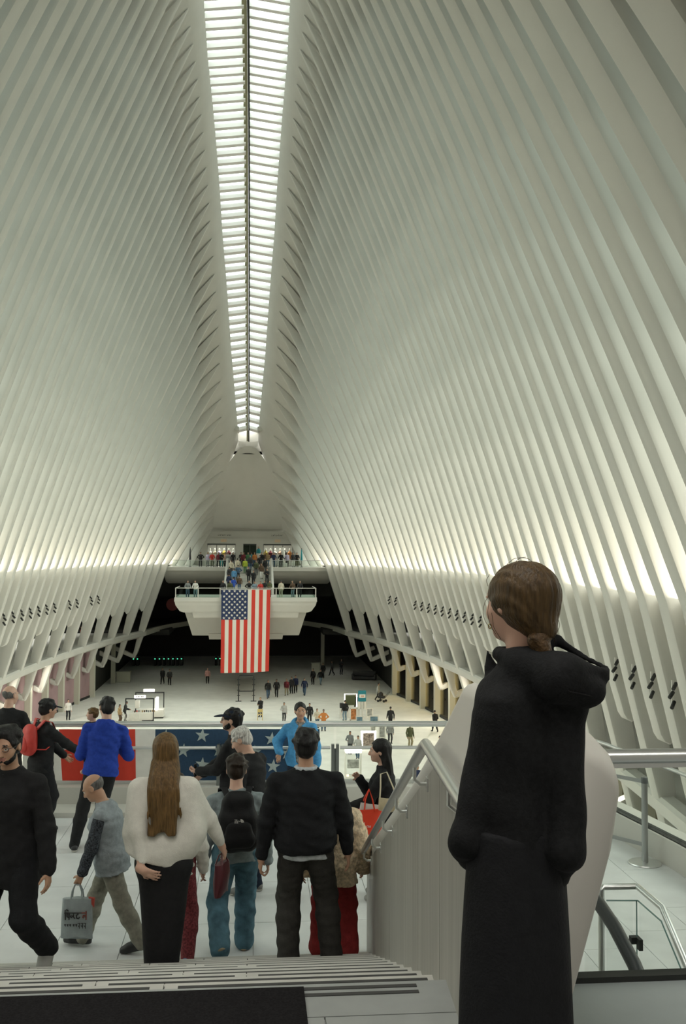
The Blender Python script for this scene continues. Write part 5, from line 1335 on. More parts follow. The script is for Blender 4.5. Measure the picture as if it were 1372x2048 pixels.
def crowd(pose, loc, rz, H, t, b, label, hair_='k', skin_=0, group=None, shoe_='black'):
    o = link('person', PROTO[pose]); o.location = loc; o.rotation_euler = (0, 0, math.radians(rz)); o.scale = (H / 1.72,) * 3
    for i, m in enumerate((cm(t), cm(b), SK_[skin_], HC_[hair_], cm(shoe_))):
        o.material_slots[i].link = 'OBJECT'; o.material_slots[i].material = m
    tag(o, label, 'person', group); return o
# main floor: (pose, px, feet y, heading, height, top, trousers, hair, skin, words)
G_ = 'visitors on the main floor'
for pose, px, fy, rz, H, t, b, h, sk, lab in [
    ('walk', 325, 1368, 170, 1.75, 'black', 'black', 'k', 1, 'dark figure walking in shadow, left one of a pair behind the left kiosk'),
    ('walk2', 339, 1370, 190, 1.72, 'char', 'black', 'k', 1, 'dark figure walking in shadow, right one of a pair behind the left kiosk'),
    ('stand', 415, 1367, 180, 1.72, 'pink', 'black', 'k', 0, 'person in a pink top and black trousers left of the hanging flag\'s foot'),
    ('walk', 536, 1397, 185, 1.82, 'black', 'denim', 'k', 1, 'tall man in black nearest the black gantry under the flag'),
    ('walk2', 553, 1394, 178, 1.78, 'black', 'black', 'k', 2, 'man all in black second from the gantry under the flag'),
    ('walk', 573, 1391, 170, 1.68, 'wine', 'khaki', 'k', 1, 'person in dark red and khaki in the group right of the gantry'),
    ('stand', 583, 1387, 160, 1.70, 'char', 'black', 'k', 1, 'person in charcoal walking close beside a taller one right of the flag'),
    ('walk', 591, 1386, 175, 1.80, 'navy', 'black', 'k', 1, 'taller person in navy of the close pair right of the flag'),
    ('walk2', 609, 1391, 165, 1.76, 'navy', 'denim', 'k', 0, 'man in navy top and jeans, right end of the group by the flag'),
    ('stand', 626, 1369, 150, 1.74, 'black', 'black', 'k', 1, 'man in black standing by the pale counter right of the flag'),
    ('walk', 641, 1370, 200, 1.70, 'black', 'ldenim', 'b', 0, 'person in a black top and pale jeans near the pale counter'),
    ('stand', 646, 1356, 150, 1.74, 'black', 'char', 'k', 1, 'dark person beside the pale column in the shade'),
    ('walk', 664, 1351, 120, 1.72, 'char', 'black', 'k', 1, 'dark person walking right of the pale column'),
    ('hold', 682, 1349, 200, 1.85, 'black', 'char', 'k', 1, 'tall dark person in shade left of the dark sofa'),
    ('hold', 521, 1434, 150, 1.72, 'black', 'char', 'g', 0, 'blond person in black behind the small yellow chair'),
    ('fem', 568, 1443, 190, 1.62, 'lgrey', 'char', 'k', 1, 'woman in a mottled grey top and long dark skirt in the open floor'),
    ('stand', 619, 1448, 170, 1.74, 'black', 'black', 'k', 1, 'man in black just behind the woman in the sky blue jacket'),
    ('fem', 634, 1456, 200, 1.58, 'cream', 'denim', 'k', 0, 'woman in cream between two people in black by the railing'),
    ('hips', 647, 1462, 180, 1.74, 'orange', 'denim', 'k', 2, 'person in an orange top and jeans seen through the railing'),
    ('walk2', 756, 1401, 250, 1.72, 'lgrey', 'char', 'k', 1, 'person in a pale shirt pushing a dark stroller'),
    ('walk', 781, 1457, 5, 1.78, 'black', 'black', 'k', 1, 'man all in black walking away near the right shop fronts'),
    ('walk2', 870, 1464, 20, 1.74, 'black', 'black', 'k', 1, 'man in black walking away by the parapet, nearest the right shops'),
    ('stand', 820, 1496, 200, 1.80, 'olive', 'khaki', 'k', 1, 'man in an olive vest and khaki trousers below the railing'),
    ('stand', 780, 1487, 185, 1.66, 'grey', 'char', 'k', 0, 'person in grey beside the white rack with dark panels'),
    ('fem', 700, 1508, 175, 1.62, 'grey', 'char', 'k', 1, 'woman in grey left of the white framed booth below the railing'),
    ('fem', 716, 1518, 160, 1.62, 'lgrey', 'denim', 'k', 1, 'woman in pale grey and jeans close to the white framed booth'),
    ('stand', 835, 1587, 190, 1.66, 'navy', 'denim', 'k', 1, 'dark-haired person half hidden at the foot of the railing glass'),
    ('rail', 884, 1520, 60, 1.68, 'navy', 'denim', 'k', 0, 'person in navy half hidden behind the parapet slope'),
    ('stand', 136, 1440, 200, 1.74, 'white', 'black', 'k', 0, 'person in a white top and black trousers by the left shop fronts'),
    ('rail', 249, 1443, 280, 1.72, 'black', 'black', 'k', 1, 'person in black at the left end of the left kiosk'),
    ('fem', 239, 1447, 250, 1.60, 'tan', 'brown', 'k', 1, 'woman in tan beside the left kiosk'),
    ('stand', 690, 1441, 20, 1.74, 'black', 'ldenim', 'k', 1, 'person in a black top and pale jeans at the kiosk with the teal sign'),
    ('fem', 712, 1424, 170, 1.62, 'black', 'black', 'k', 0, 'woman with long black hair serving in the kiosk with the teal sign')]:
    p = atD(px, fy, CZ); crowd(pose, (p.x, p.y, 0), rz, H, t, b, lab, h, sk, G_)
# far balcony
G_ = 'visitors on the far balcony'
for pose, px, Y, rz, t, b, h, lab in [
    ('rail', 375, 98.3, 190, 'grey', 'denim', 'k', 'person in a grey jacket at the far balcony rail, left of another in white'),
    ('rail', 391, 98.4, 170, 'white', 'ldenim', 'k', 'person in a white jacket at the far balcony rail, left of the flag'),
    ('stand', 446, 98.4, 180, 'black', 'black', 'k', 'person in black above the flag\'s blue canton corner'),
    ('stand', 460, 98.2, 185, 'olive', 'black', 'b', 'person in olive above the blue canton of the flag'),
    ('hips', 498, 98.4, 180, 'black', 'black', 'k', 'person in a black shirt above the middle of the flag'),
    ('fem', 509, 98.2, 190, 'ldenim', 'denim', 'b', 'person in pale denim above the flag\'s first red stripe'),
    ('fem', 521, 98.0, 170, 'red', 'black', 'k', 'person in a bright red top above the flag'),
    ('stand', 529, 98.9, 180, 'black', 'black', 'k', 'tall person in black behind the one in red above the flag'),
    ('hold', 539, 98.2, 175, 'olive', 'char', 'k', 'person in olive and charcoal at the flag\'s right corner'),
    ('stand', 562, 98.4, 10, 'cream', 'cream', 'k', 'person all in cream at the far balcony rail, right of the flag'),
    ('rail', 586, 98.5, 150, 'brown', 'ldenim', 'b', 'person in brown with pale jeans at the right balcony rail'),
    ('rail', 599, 98.4, 190, 'black', 'black', 'k', 'person in black rightmost at the far balcony rail')]:
    p = atY(px, 1190, Y); crowd(pose, (p.x, Y, ZFB), rz, 1.68 if pose != 'fem' else 1.6, t, b, lab, h, 1, G_)
# far stair: feet on the treads
G_ = 'visitors on the far stair'
def stairspot(k): return ya + (yb - ya) * (k - .5) / n, ZFB + (ZF - ZFB) * k / n
for pose, px, k, rz, t, b, h, lab in [
    ('walk', 458, 3, 10, 'navy', 'black', 'k', 'person in navy low on the far stair at its left wall'),
    ('walk2', 467, 1, 0, 'blue', 'denim', 'k', 'person in bright blue low on the far stair'),
    ('walk', 479, 2, 5, 'brown', 'denim', 'b', 'tall person in brown with jeans low on the far stair'),
    ('walk', 468, 6, 0, 'sky', 'denim', 'k', 'person in light blue half way up the far stair'),
    ('walk2', 459, 7, 5, 'char', 'black', 'k', 'person in charcoal half way up the far stair at its left wall'),
    ('hips', 476, 8, 0, 'denim', 'black', 'k', 'person in a denim jacket seen from behind half way up the far stair'),
    ('walk', 462, 11, 0, 'cream', 'black', 'b', 'person in cream on the upper far stair at the left'),
    ('walk2', 475, 12, 5, 'cream', 'char', 'k', 'person in a wide cream coat on the upper far stair'),
    ('walk', 490, 12, 180, 'lime', 'green', 'b', 'person in a lime yellow rain cape on the far stair'),
    ('walk', 497, 7, 182, 'black', 'black', 'k', 'man in black coming down the far stair, left of another'),
    ('walk2', 507, 5, 178, 'black', 'black', 'k', 'man in black coming down in the middle of the far stair'),
    ('walk', 523, 9, 185, 'brown', 'white', 'k', 'person in brown top and white trousers on the far stair'),
    ('hold', 534, 6, 180, 'black', 'black', 'k', 'large man in black at the right wall of the far stair'),
    ('walk', 512, 11, 175, 'olive', 'char', 'b', 'person in olive on the upper far stair, middle'),
    ('stand', 530, 12, 170, 'black', 'char', 'k', 'person in black on the upper far stair, right'),
    ('walk', 500, 14, 180, 'char', 'denim', 'k', 'person in charcoal near the top of the far stair'),
    ('walk2', 519, 14, 178, 'black', 'brown', 'k', 'person in black and brown near the top of the far stair')]:
    Y, z = stairspot(k); p = atY(px, 1150, Y); crowd(pose, (p.x, Y, z), rz, 1.70, t, b, lab, h, 1, G_)
# far landing
G_ = 'visitors on the far landing'
for pose, px, Y, rz, t, b, h, lab in [
    ('hips', 401, 113.2, 180, 'black', 'char', 'k', 'man in black with hands on hips alone at the left landing rail'),
    ('stand', 416, 114.4, 160, 'lilac', 'grey', 'g', 'person in lilac under the left shop window'),
    ('rail', 424, 113.0, 190, 'red', 'olive', 'k', 'person in bright red at the left landing rail'),
    ('fem', 430, 114.8, 200, 'white', 'white', 'g', 'person all in white under the left shop window'),
    ('stand', 437, 113.6, 170, 'wine', 'black', 'k', 'person in wine red under the left shop window'),
    ('hold', 443, 113.0, 190, 'black', 'teal', 'k', 'person in black with teal trousers at the landing rail left of the stair'),
    ('fem', 450, 114.6, 160, 'peach', 'char', 'b', 'person in peach under the left shop window'),
    ('stand', 456, 113.9, 200, 'lgrey', 'black', 'k', 'person in light grey at the stair head, far left'),
    ('stand', 466, 113.5, 180, 'black', 'black', 'k', 'person in black at the stair head, left'),
    ('hold', 482, 115.6, 170, 'char', 'black', 'k', 'person in charcoal in front of the glass doors, left side'),
    ('stand', 487, 114.2, 190, 'wine', 'char', 'b', 'person in dark red at the stair head, left of the doors'),
    ('walk', 496, 113.4, 180, 'green', 'denim', 'k', 'person in green at the stair head under the doors'),
    ('walk2', 503, 115.0, 5, 'teal', 'navy', 'b', 'person in teal in front of the glass doors'),
    ('stand', 509, 113.8, 175, 'orange', 'denim', 'b', 'person in orange at the stair head, right of the doors'),
    ('stand', 523, 113.6, 180, 'black', 'white', 'k', 'person in black with white trousers at the stair head, right'),
    ('fem', 530, 114.8, 190, 'brown', 'char', 'b', 'person in brown under the white pier right of the doors'),
    ('hold', 536, 113.7, 160, 'tan', 'denim', 'b', 'person in tan at the stair head, far right'),
    ('rail', 547, 113.0, 180, 'navy', 'denim', 'k', 'person in navy at the landing rail right of the stair'),
    ('stand', 549, 115.0, 185, 'peach', 'white', 'g', 'person in peach under the right shop window'),
    ('hips', 556, 114.0, 175, 'white', 'lgrey', 'b', 'person in white under the right shop window'),
    ('rail', 562, 113.0, 170, 'black', 'black', 'k', 'person in black bending over the right landing rail'),
    ('fem', 574, 114.3, 190, 'lilac', 'black', 'k', 'person in pale lilac under the right shop window'),
    ('stand', 586, 113.2, 200, 'char', 'white', 'k', 'person in charcoal with white trousers at the right landing rail'),
    ('rail', 594, 114.2, 170, 'black', 'olive', 'k', 'person in black rightmost at the landing rail')]:
    p = atY(px, 1133, Y); crowd(pose, (p.x, Y, ZF), rz, 1.68, t, b, lab, h, 1, G_)
# gallery between the ribs
G_ = 'visitors on the gallery'
for pose, px, py, Y, rz, t, b, lab in [
    ('stand', 212, 1262, 99.5, 90, 'red', 'char', 'person in red on the left gallery behind the ribs'), ('stand', 152, 1280, 88, 100, 'black', 'black', 'person in black on the left gallery behind the ribs'),
    ('walk', 176, 1275, 92.5, 80, 'char', 'navy', 'person in charcoal on the left gallery, left of the one in red'), ('stand', 80, 1300, 78.5, 90, 'navy', 'black', 'person in navy on the left gallery nearest the left edge'),
    ('walk', 838, 1300, 88, 270, 'black', 'denim', 'person in black on the right gallery behind the ribs'), ('stand', 927, 1335, 72, 280, 'wine', 'char', 'person in wine red on the right gallery nearest the parapet')]:
    sd = -1 if px < 505 else 1; x = sd * (xk(Y) + lowslope(Y) * 7.2 + 2.2); crowd(pose, (x, Y, CZ - 8.9), rz, 1.72, t, b, lab, 'k', 1, G_)

# ------------------------------------------------------------------ the large flag on the far balcony
FRED, FWHT, FBLU = mat('flag_red', (.62, .045, .028), .8), mat('flag_white', (.74, .71, .64), .8), mat('flag_blue', (.018, .035, .105), .8)
def star_pts(cx, cz, r, rot=0.0):
    return [(cx + (r if k % 2 == 0 else r * .40) * math.sin(rot + PI * k / 5), cz + (r if k % 2 == 0 else r * .40) * math.cos(rot + PI * k / 5)) for k in range(10)]
YF = 96.75
fx0, fx1 = atY(443, 1180, YF).x, atY(541, 1180, YF).x; fz1, fz0 = atY(490, 1179, YF).z, atY(490, 1345, YF).z
FW, FH = fx1 - fx0, fz1 - fz0
flag = empty('flag', (fx0, YF, fz0)); tag(flag, 'huge american flag hanging upright from the front of the far balcony', 'flag')
def fwave(x, z): t = 1 - z / FH; return -.10 * t * math.sin(2.3 * x + .6) - .05 * t * math.sin(5 * x + 2 * z) - .25 * t * t
def fsheet(m, x0, x1, z0, z1, off=0.0, nx=3, nz=14, skew=True):
    g = []
    for j in range(nz + 1):
        for i in range(nx + 1):
            x = x0 + (x1 - x0) * i / nx; z = z0 + (z1 - z0) * j / nz
            zz = z + (.22 * max(0, (x / FW - .55)) * 1.2 * (1 - z / FH) if skew else 0)
            g.append(Vector((x * (1 - .02 * (1 - z / FH)), fwave(x, z) + off, zz)))
    m.add(g, [(j * (nx + 1) + i, j * (nx + 1) + i + 1, (j + 1) * (nx + 1) + i + 1, (j + 1) * (nx + 1) + i) for j in range(nz) for i in range(nx)])
    return m
CZ0 = FH * (1 - 60.0 / 165)
for k in range(13):
    x0, x1 = FW * k / 13, FW * (k + 1) / 13
    s_ = fsheet(MB(), x0, x1, 0, CZ0 if k < 7 else FH).build('stripe', FRED if k % 2 == 0 else FWHT, flag, smooth=True, fix=False)
fsheet(MB(), 0, FW * 7 / 13, CZ0, FH, 0, 10, 8).build('canton', FBLU, flag, smooth=True, fix=False)
m = MB(); cw, ch = FW * 7 / 13, FH - CZ0
for r in range(11):
    nst = 5 if r % 2 == 0 else 4
    for c in range(nst):
        cx = cw * ((c + .5) / 5 if nst == 5 else (c + 1) / 5); cz = CZ0 + ch * (1 - (r + .6) / 11.2)
        P = star_pts(cx, cz, .150); ctr = Vector((cx, fwave(cx, cz) - .03, cz))
        vs = [Vector((x, fwave(x, z) - .03, z)) for x, z in P] + [ctr]; m.add(vs, [(k, (k + 1) % 10, 10) for k in range(10)])
o = m.build('stars', FWHT, flag, fix=False); o['kind'] = 'stuff'
MB().tube([(-.05, .02, FH), (FW + .05, .02, FH)], .03, 8).build('hanging_pole', WHITE, flag)
# ------------------------------------------------------------------ bunting on the near railing: red, white and starred blue cloth
bn = empty('flag_bunting', (RLX, RLY, 0), RLA); tag(bn, 'bunting of red, white and starred blue cloth tied to the balcony railing', 'banner')
BRED, BWHT, BBLU, BSTAR = mat('bunting_red', (.62, .050, .028), .85, noise=.05), mat('bunting_white', (.80, .78, .73), .85, noise=.06, nscale=6), mat('bunting_blue', (.022, .058, .115), .85, noise=.10, nscale=30), mat('bunting_star', (.42, .48, .47), .85)
def bx_at(px): p = atD(px, 1500, 2.9); v = atY(px, 1500, 14.5); return v.x
bz1, bz0 = CZ - 2.525, ZB + .33
def bwave(x): return .055 + .006 * math.sin(11 * x) + .004 * math.sin(27 * x)
def bsheet(x0, x1, sk0=0.0, sk1=0.0, nx=10):
    m = MB(); g = []
    for j in range(5):
        t = j / 4
        for i in range(nx + 1):
            u = i / nx; x = x0 + (x1 - x0) * u + (1 - t) * (sk0 * (1 - u) + sk1 * u); g.append(Vector((x, bwave(x), bz0 + (bz1 - bz0) * t)))
    m.add(g, [(j * (nx + 1) + i, j * (nx + 1) + i + 1, (j + 1) * (nx + 1) + i + 1, (j + 1) * (nx + 1) + i) for j in range(4) for i in range(nx)])
    return m
for a, b_, mt, s0, s1 in ((40, 113, BWHT, 0, .06), (113, 165, BRED, .06, .04), (165, 222, BWHT, .04, .03), (222, 268, BRED, .03, .02), (268, 309, BWHT, .02, 0)):
    bsheet(bx_at(a), bx_at(b_), s0, s1).build('stripe', mt, bn, smooth=True, fix=False)
bsheet(bx_at(309), bx_at(638), 0, 0, 30).build('blue_field', BBLU, bn, smooth=True, fix=False)
for px_, py_ in ((330, 1474), (404, 1471), (478, 1475), (543, 1477), (606, 1480), (366, 1502), (438, 1501), (508, 1503), (575, 1505), (335, 1530), (404, 1529), (475, 1530), (546, 1531), (612, 1532)):
    p = atY(px_, py_, 14.5); P = star_pts(p.x, p.z, .105, .1)
    MB().add([Vector((x, bwave(x) - .006, z)) for x, z in P] + [Vector((p.x, bwave(p.x) - .010, p.z))], [(k, (k + 1) % 10, 10) for k in range(10)]).build('star', BSTAR, bn, fix=False)
# ------------------------------------------------------------------ kiosks and stands on the main floor
KW = mat('kiosk_white', (.74, .72, .66), .5); KB = mat('kiosk_black_frame', (.02, .02, .02), .5); KLIT = mat('lit_sign', (.8, .78, .7), .5, emit=(1, .97, .88, 1.3)); KTXT = mat('sign_letters', (.08, .07, .06), .6)
def fpt(px, py): return atD(px, py, CZ)
def at_floor(name, lab, cat, px, py, rz=0.0, group=None):
    p = fpt(px, py); return tag(empty(name, (p.x, p.y, 0), math.radians(rz)), lab, cat, group), 1991.0 / (p.y - 0) # px per metre
def gantry(b, x0, x1, h, y, r=.045):
    return MB().box((x0 - r, y - r, 0), (x0 + r, y + r, h)).box((x1 - r, y - r, 0), (x1 + r, y + r, h)).box((x0 - r, y - r, h - r), (x1 + r, y + r, h + r)).build('gantry', KB, b)
k1, sc1 = at_floor('kiosk', 'white sales kiosk with black gantries and lit signs on the left of the floor', 'kiosk', 282, 1443)
gantry(k1, -1.25, 1.05, 1.95, -.3); gantry(k1, -.75, 1.65, 2.05, 2.6)
for nm, (x0, x1, y0, y1, z0, z1), mt in (('counter', (-1.0, .95, -.25, .45, .0, .75), KW), ('counter', (-.3, .95, .9, 1.6, 0, .85), KW), ('counter', (.6, 1.75, 1.4, 2.7, .12, .75), KW), ('base', (.1, 1.0, -.3, .3, 0, .14), KB), ('base', (.65, 1.7, 1.5, 2.6, 0, .12), KB), ('shelf', (1.05, 1.25, 1.0, 2.2, .75, 1.75), KLIT), ('shelf', (-.7, -.35, 1.6, 2.2, .85, 1.5), KW)):
    MB().box((x0, y0, z0), (x1, y1, z1), bev=.02).build(nm, mt, k1)
for x0, z0, y in ((-.55, 2.0, -.3), (-.1, 2.12, 2.6)):
    s_ = MB().box((x0, y - .05, z0), (x0 + .95, y + .05, z0 + .24)).build('lit_sign', KLIT, k1)
    if y < 0:
        m = MB()
        for j, w_ in enumerate((.08, .10, .07, .10, .09)): m.box((x0 + .18 + j * .125, y - .06, z0 + .07), (x0 + .18 + j * .125 + w_, y - .05, z0 + .17)).box((x0 + .18 + j * .125 + .03, y - .062, z0 + .10), (x0 + .18 + j * .125 + w_ - .02, y - .052, z0 + .14))
        m.build('lettering', KTXT, s_)
rd = random.Random(2)
for j in range(12):
    x = -.7 + .16 * j; c_ = rd.choice(['brown', 'char', 'red', 'olive', 'tan', 'grey', 'white'])
    MB().lathe([(0, 0), (.05, 0), (.055, .10), (.03, .16), (0, .17)], (x, .1 + .25 * rd.random(), .75), 8).build('goods', cm(c_), k1, smooth=True)
for j, (x, y) in enumerate(((-1.7, -.6), (-1.1, -.55), (-.55, -.5))):
    MB().tube([(x, y, 0), (x, y, .72), (x + .45, y + .05, .72), (x + .45, y + .05, 0)], .025, 6).tube([(x, y, .4), (x + .45, y, .4)], .018, 6).build('display_rail', KW, k1, smooth=True)
MB().prism([(-1.0, -.62, .25), (-.45, -.62, .75), (-.45, -.57, .75), (-1.0, -.57, .25)], (0, 0, .05)).build('ramp_rail', KW, k1)
# black gantry under the flag, made of two ladder-like uprights
g1, _ = at_floor('gantry_stand', 'black stand of two ladder-like uprights under the flag', 'stand', 492, 1403)
for x in (-.72, .72):
    u = MB().box((x - .05, -.05, 0), (x + .05, .05, 2.45)).box((x - .28, -.06, 0), (x + .28, .06, .07))
    for z in (.55, 1.05, 1.55, 2.05): u.box((x - .14, -.04, z), (x + .14, .04, z + .06))
    u.build('upright', KB, g1)
for z in (.95, 2.42): MB().box((-.7, -.04, z), (.7, .04, z + .07)).build('crossbar', KB, g1)
# yellow chair
c1, _ = at_floor('chair', 'small pale yellow chair in front of a person in black', 'chair', 520, 1440, 180)
CY = mat('yellow_wood', (.60, .46, .18), .6)
MB().box((-.22, -.2, .44), (.22, .2, .49)).build('seat', CY, c1); MB().box((-.22, .17, .68), (.22, .21, .95)).build('backrest', CY, c1)
for x in (-.2, .2):
    for y in (-.18, .18): MB().box((x - .025, y - .025, 0), (x + .025, y + .025, .95 if y > 0 else .45)).build('leg', CY, c1)
# right kiosk with the teal sign
k2, _ = at_floor('kiosk', 'white art kiosk with a lit frame under the teal sign on the right', 'kiosk', 702, 1436)
MB().box((-.95, 0, 0), (.75, .6, .85), bev=.02).build('counter', KW, k2); MB().box((-.95, .0, .85), (-.60, .5, 1.25), bev=.01).build('till', KB, k2)
MB().tube([(-.45, 1.2, 0), (-.45, 1.2, 1.9), (.62, 1.2, 1.9), (.62, 1.2, 0)], .05, 6).build('lit_frame', KLIT, k2); MB().box((-.35, 1.3, .9), (.5, 1.34, 1.75)).build('shelf_back', cm('olive'), k2)
for x in (-1.0, -.3): MB().tube([(x, -.3, 0), (x, -.3, .6), (x + .5, -.3, .6), (x + .5, -.3, 0)], .02, 6).build('display_rail', KW, k2)
sg_, _ = at_floor('teal_sign', 'teal sign with a pale panel on a white stand above the right kiosk', 'sign', 724, 1437)
MB().lathe([(.20, 0), (.20, .05), (.05, .06), (.05, 1.45), (0, 1.45)], n=10).build('pole', KW, sg_, smooth=True)
MB().box((-.35, -.1, 1.45), (.35, .1, 2.4), bev=.08).build('board', mat('teal_board', (.012, .20, .25), .5), sg_); MB().box((-.26, -.12, 1.78), (.28, -.10, 2.08)).build('pale_panel', KW, sg_)
MB().box((-.12, -.125, 1.86), (.16, -.12, 2.0)).build('red_mark', cm('peach'), sg_)
for x in (-.24, .24): MB().lathe([(0, .75), (.13, .8), (.15, 1.1), (.10, 1.45), (0, 1.5)], (x, .15, 0), 10).build('white_bottle', KW, sg_, smooth=True)
# framed pictures on stands
PIC = {'orange': mat('picture_orange', (.42, .16, .05), .7, noise=.7, nscale=5), 'blue': mat('picture_blue', (.13, .22, .28), .7, noise=.5, nscale=4), 'grey': mat('picture_grey', (.30, .31, .29), .7, noise=.5, nscale=4), 'mix': mat('picture_mixed', (.30, .24, .20), .7, noise=.9, nscale=7)}
def picture(px, py, wpx, hpx, lift, kind, lab, rz=0, frame=None):
    t, _ = at_floor('framed_picture', lab, 'picture', px, py, rz, 'pictures on stands by the right kiosk'); Y = t.location.y; s_ = F_PX / Y; w_, h_ = wpx / s_, hpx / s_; z = lift / s_
    f = .14 * min(w_, h_); fr = frame or KW
    MB().box((-w_ / 2, -.03, z), (w_ / 2, .02, z + f)).box((-w_ / 2, -.03, z + h_ - f), (w_ / 2, .02, z + h_)).box((-w_ / 2, -.03, z), (-w_ / 2 + f, .02, z + h_)).box((w_ / 2 - f, -.03, z), (w_ / 2, .02, z + h_)).build('frame', fr, t)
    MB().box((-w_ / 2 + f, -.01, z + f), (w_ / 2 - f, .01, z + h_ - f)).build('picture', PIC[kind], t)
    for x in (-.35, .35): MB().box((w_ * x - .02, .02, 0), (w_ * x + .02, .06, z + h_ * .8)).build('leg', KW, t)
picture(707, 1443, 15, 25, 2, 'orange', 'framed orange picture left of the white column of the right kiosk'); picture(719, 1447, 15, 13, 2, 'blue', 'small framed blue picture in front of the orange one', -10)
picture(739, 1440, 15, 18, 6, 'grey', 'tilted framed grey poster with dark lettering right of the teal sign', 18); picture(748, 1450, 19, 16, 3, 'blue', 'framed blue landscape right of the kiosk, just above the railing', -6)
picture(737, 1500, 31, 36, 2, 'mix', 'lit white frame with a mixed picture below the railing', 0, KLIT)
picture(764, 1484, 14, 28, 8, 'grey', 'white rack with dark panels right of the lit white frame', 5); picture(746, 1480, 13, 18, 10, 'grey', 'white board leaning behind the lit frame', 25)
# glass show case below the railing
v1, _ = at_floor('show_case', 'glass show case with a white top and warm lights below the railing', 'display case', 706, 1560)
MB().box((-.5, -.4, 0), (.5, .4, .30)).build('base', KW, v1); MB().box((-.5, -.4, 1.75), (.5, .4, 2.05)).build('lit_top', KLIT, v1); MB().box((-.48, -.38, .30), (.48, .38, 1.75)).build('glass_box', GLASS, v1)
for x in (-.48, .48):
    for y in (-.38, .38): MB().box((x - .02, y - .02, .3), (x + .02, y + .02, 1.75)).build('post', KW, v1)
MB().box((-.36, -.1, .75), (.36, .1, 1.30)).build('goods', mat('picture_grey', (.3, .31, .29), .7), v1); MB().box((-.44, -.36, .30), (-.30, -.30, .42)).box((.25, -.36, .30), (.42, -.30, .42)).build('warm_light', mat('warm_light', (.8, .6, .2), .5, emit=(1, .75, .3, 2.5)), v1)
# stroller
s1, _ = at_floor('stroller', 'dark stroller pushed across the main floor', 'stroller', 764, 1404, 60)
MB().box((-.22, -.3, .35), (.22, .35, .60), bev=.06).build('seat', KB, s1); MB().tube([(-.2, -.35, .5), (-.2, -.75, 1.0), (.2, -.75, 1.0), (.2, -.35, .5)], .02, 6).build('handle', KB, s1)
MB().lathe([(0, .6), (.24, .6), (.20, .85), (.08, .95), (0, .96)], (0, .1, 0), 10).build('hood', KB, s1, smooth=True)
for x in (-.26, .26):
    for y in (-.3, .3): MB().tube([(x - .02, y, .12), (x + .02, y, .12)], .12, 12).build('wheel', KB, s1)
# dark sofa group, pale counters and columns in the shade
d1, _ = at_floor('sofa', 'long dark sofa in the shade at the right of the hall', 'sofa', 728, 1360, -12)
MB().box((-1.3, -.45, .1), (1.3, .45, .45), bev=.06).build('seat', KB, d1); MB().box((-1.3, .25, .4), (1.3, .5, .95), bev=.06).build('backrest', KB, d1)
for x in (-1.25, 1.25): MB().box((x - .12, -.45, .1), (x + .12, .45, .68), bev=.05).build('arm', KB, d1)
PALE = mat('pale_counter', (.42, .42, .34), .6)
for px_, py_, w_, lab in ((247, 1364, 1.5, 'pale counter in the shade behind the left kiosk'), (631, 1345, 1.0, 'pale rounded counter in the shade right of the flag')):
    t, _ = at_floor('counter', lab, 'counter', px_, py_)
    MB().box((-w_ / 2, -.4, 0), (w_ / 2, .4, 1.1), bev=.08).build('cabinet', PALE, t); MB().box((-w_ / 2 - .05, -.45, 1.1), (w_ / 2 + .05, .45, 1.16)).build('worktop', PALE, t)
for px_, py_, wd in ((226, 1367, 'left of the flag'), (645, 1331, 'right of the flag')):
    p = fpt(px_, py_); setting(MB().box((p.x - .22, p.y - .22, 0), (p.x + .22, p.y + .22, CZ - 9.3)).build('column', PALE), 'pale square column in the shade, ' + wd)
# furled flags on poles on the far landing
for px_, lab, c_ in ((380, 'dark pole with a furled flag on the far landing, left', 'char'), (603, 'dark pole with a furled teal flag on the far landing, right', 'teal')):
    p = atY(px_, 1132, 112.9); t = tag(empty('flag_pole', (p.x, 112.9, ZF)), lab, 'flag pole')
    MB().lathe([(.16, 0), (.16, .05), (.03, .06), (.03, 2.15), (0, 2.2)], n=8).build('pole', cm('char'), t); MB().lathe([(0, .7), (.13, .75), (.10, 1.3), (.05, 2.0), (0, 2.05)], n=8).build('furled_flag', cm(c_), t, smooth=True)
# shop dummies and garments behind the shop windows
rd = random.Random(5); cols = ['white', 'cream', 'lilac', 'yellow', 'wine', 'lgrey', 'peach', 'black', 'orange', 'white', 'pink']
for side, (a, b_) in (('left', LW), ('right', RW)):
    for j in range(6):
        x = a + (b_ - a) * (j + .5) / 6; t = tag(empty('mannequin', (x, YW + 1.0 + .5 * rd.random(), ZF)), 'shop dummy dressed in %s behind the %s shop window, %s from the left' % (cols[(j + (3 if side == 'right' else 0)) % 11], side, ('first', 'second', 'third', 'fourth', 'fifth', 'sixth')[j]), 'mannequin', 'shop dummies')
        MB().lathe([(0, 0), (.25, 0), (.25, .04), (.04, .06), (.04, 1.0), (0, 1.0)], n=8).build('stand', KW, t)
        MB().lathe([(0, .85), (.26, .9), (.20, 1.25), (.27, 1.6), (.10, 1.78), (.06, 1.9), (0, 1.9)], n=10).build('garment', cm(cols[(j + (3 if side == 'right' else 0)) % 11]), t, smooth=True)
        MB().lathe([(0, 1.85), (.08, 1.9), (.10, 2.02), (.06, 2.14), (0, 2.16)], n=8).build('head', KW, t, smooth=True)
t = tag(empty('display_figure', (atY(566, 1120, 113.4).x, 113.4, ZF)), 'tall white display figure on a plinth by the right landing rail', 'statue')
MB().box((-.5, -.3, 0), (.5, .3, .45), bev=.04).build('plinth', KW, t); MB().lathe([(0, .45), (.12, .5), (.10, 1.0), (.24, 1.4), (.22, 1.75), (.07, 1.9), (.11, 2.05), (.09, 2.2), (0, 2.25)], n=10).build('figure', KW, t, smooth=True)
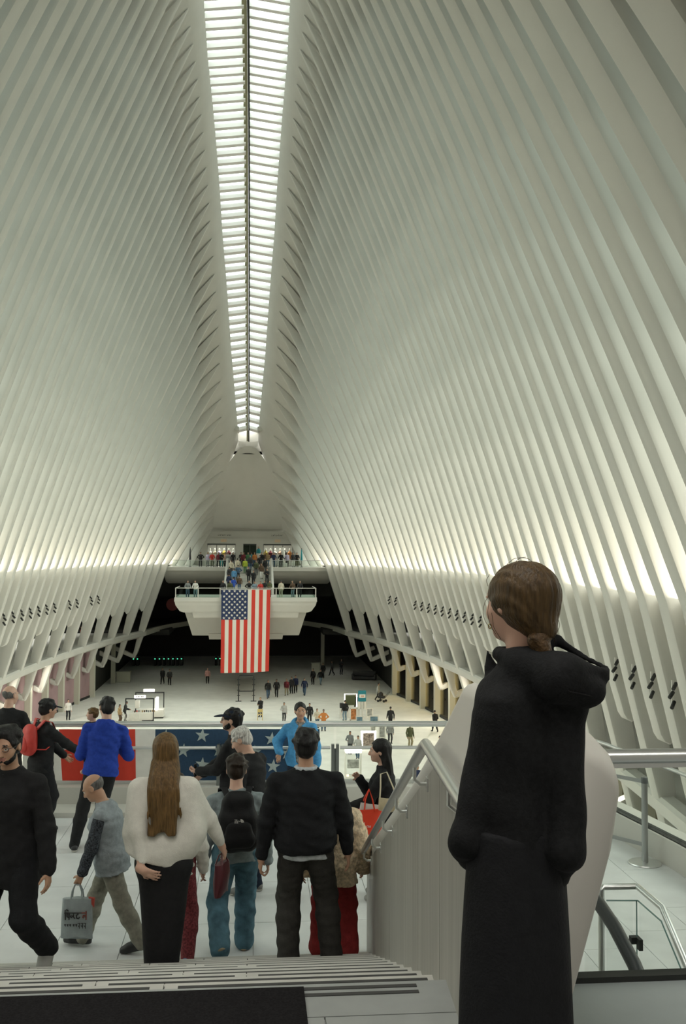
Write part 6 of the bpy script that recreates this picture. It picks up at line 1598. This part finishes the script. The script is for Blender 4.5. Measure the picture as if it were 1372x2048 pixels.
t = tag(empty('display_figure', (atY(517, 1120, 116.5).x, 116.5, ZF)), 'tall figure in teal and white on a stand by the middle doors', 'statue')
MB().lathe([(0, 0), (.2, 0), (.16, 1.2), (.22, 1.5), (0, 1.6)], n=10).build('white_base', KW, t, smooth=True); MB().lathe([(0, 1.5), (.26, 1.55), (.24, 1.95), (.08, 2.1), (0, 2.1)], n=10).build('teal_top', cm('teal'), t, smooth=True); MB().lathe([(0, 2.05), (.10, 2.15), (.10, 2.3), (0, 2.38)], n=8).build('head', SK_[0], t, smooth=True)
# dark red round sign in the dark left gallery
p = atY(345, 1209, 122); t = MB().prism([(p.x + .75 * math.cos(a), 122, p.z + .75 * math.sin(a)) for a in [2 * PI * k / 20 for k in range(20)]], (0, .2, 0)).build('round_sign', mat('dim_red_sign', (.16, .02, .015), .6)); tag(t, 'dim red round sign in the dark gallery left of the far balcony', 'sign')
# clusters of black spotlights between the ribs
SPB = mat('spotlight_black', (.012, .012, .012), .5)
def spots(side, i, D0, lab):
    Y = ribY(i) - .56; s_ = lowslope(Y); x = xk(Y) + s_ * (D0 - RING_D) + .16; t = tag(empty('spotlight_cluster', (side * x, Y, CZ - D0)), lab, 'spotlight', 'spotlight clusters between the ribs')
    for j, (dx, dz) in enumerate(((.0, .0), (.10, .27), (.03, -.30))):
        MB().tube([(side * (dx - .16), -.10 - .05 * j, dz - .1), (side * (dx + .02), .04, dz + .05)], .062, 8).build('lamp', SPB, t)
    MB().box((-.03, .03, -.42), (.03, .07, .42)).build('bracket', KW, t)
for side, rng in ((1, [8, 9, 12, 13, 14, 15, 16, 17, 18, 19, 20, 21, 33, 34, 35, 36]), (-1, [8, 9, 11, 12, 14, 15, 16, 17, 18, 19, 20, 21, 22])):
    for j, i in enumerate(rng):
        spots(side, i, 4.3, 'cluster of black spotlights between ribs, %s of %d from the far end, %s wall' % (('first', 'second', 'third', 'fourth', 'fifth', 'sixth', 'seventh', 'eighth', 'ninth', 'tenth', 'eleventh', 'twelfth', 'thirteenth', 'fourteenth', 'fifteenth', 'sixteenth')[j], len(rng), 'right' if side > 0 else 'left'))
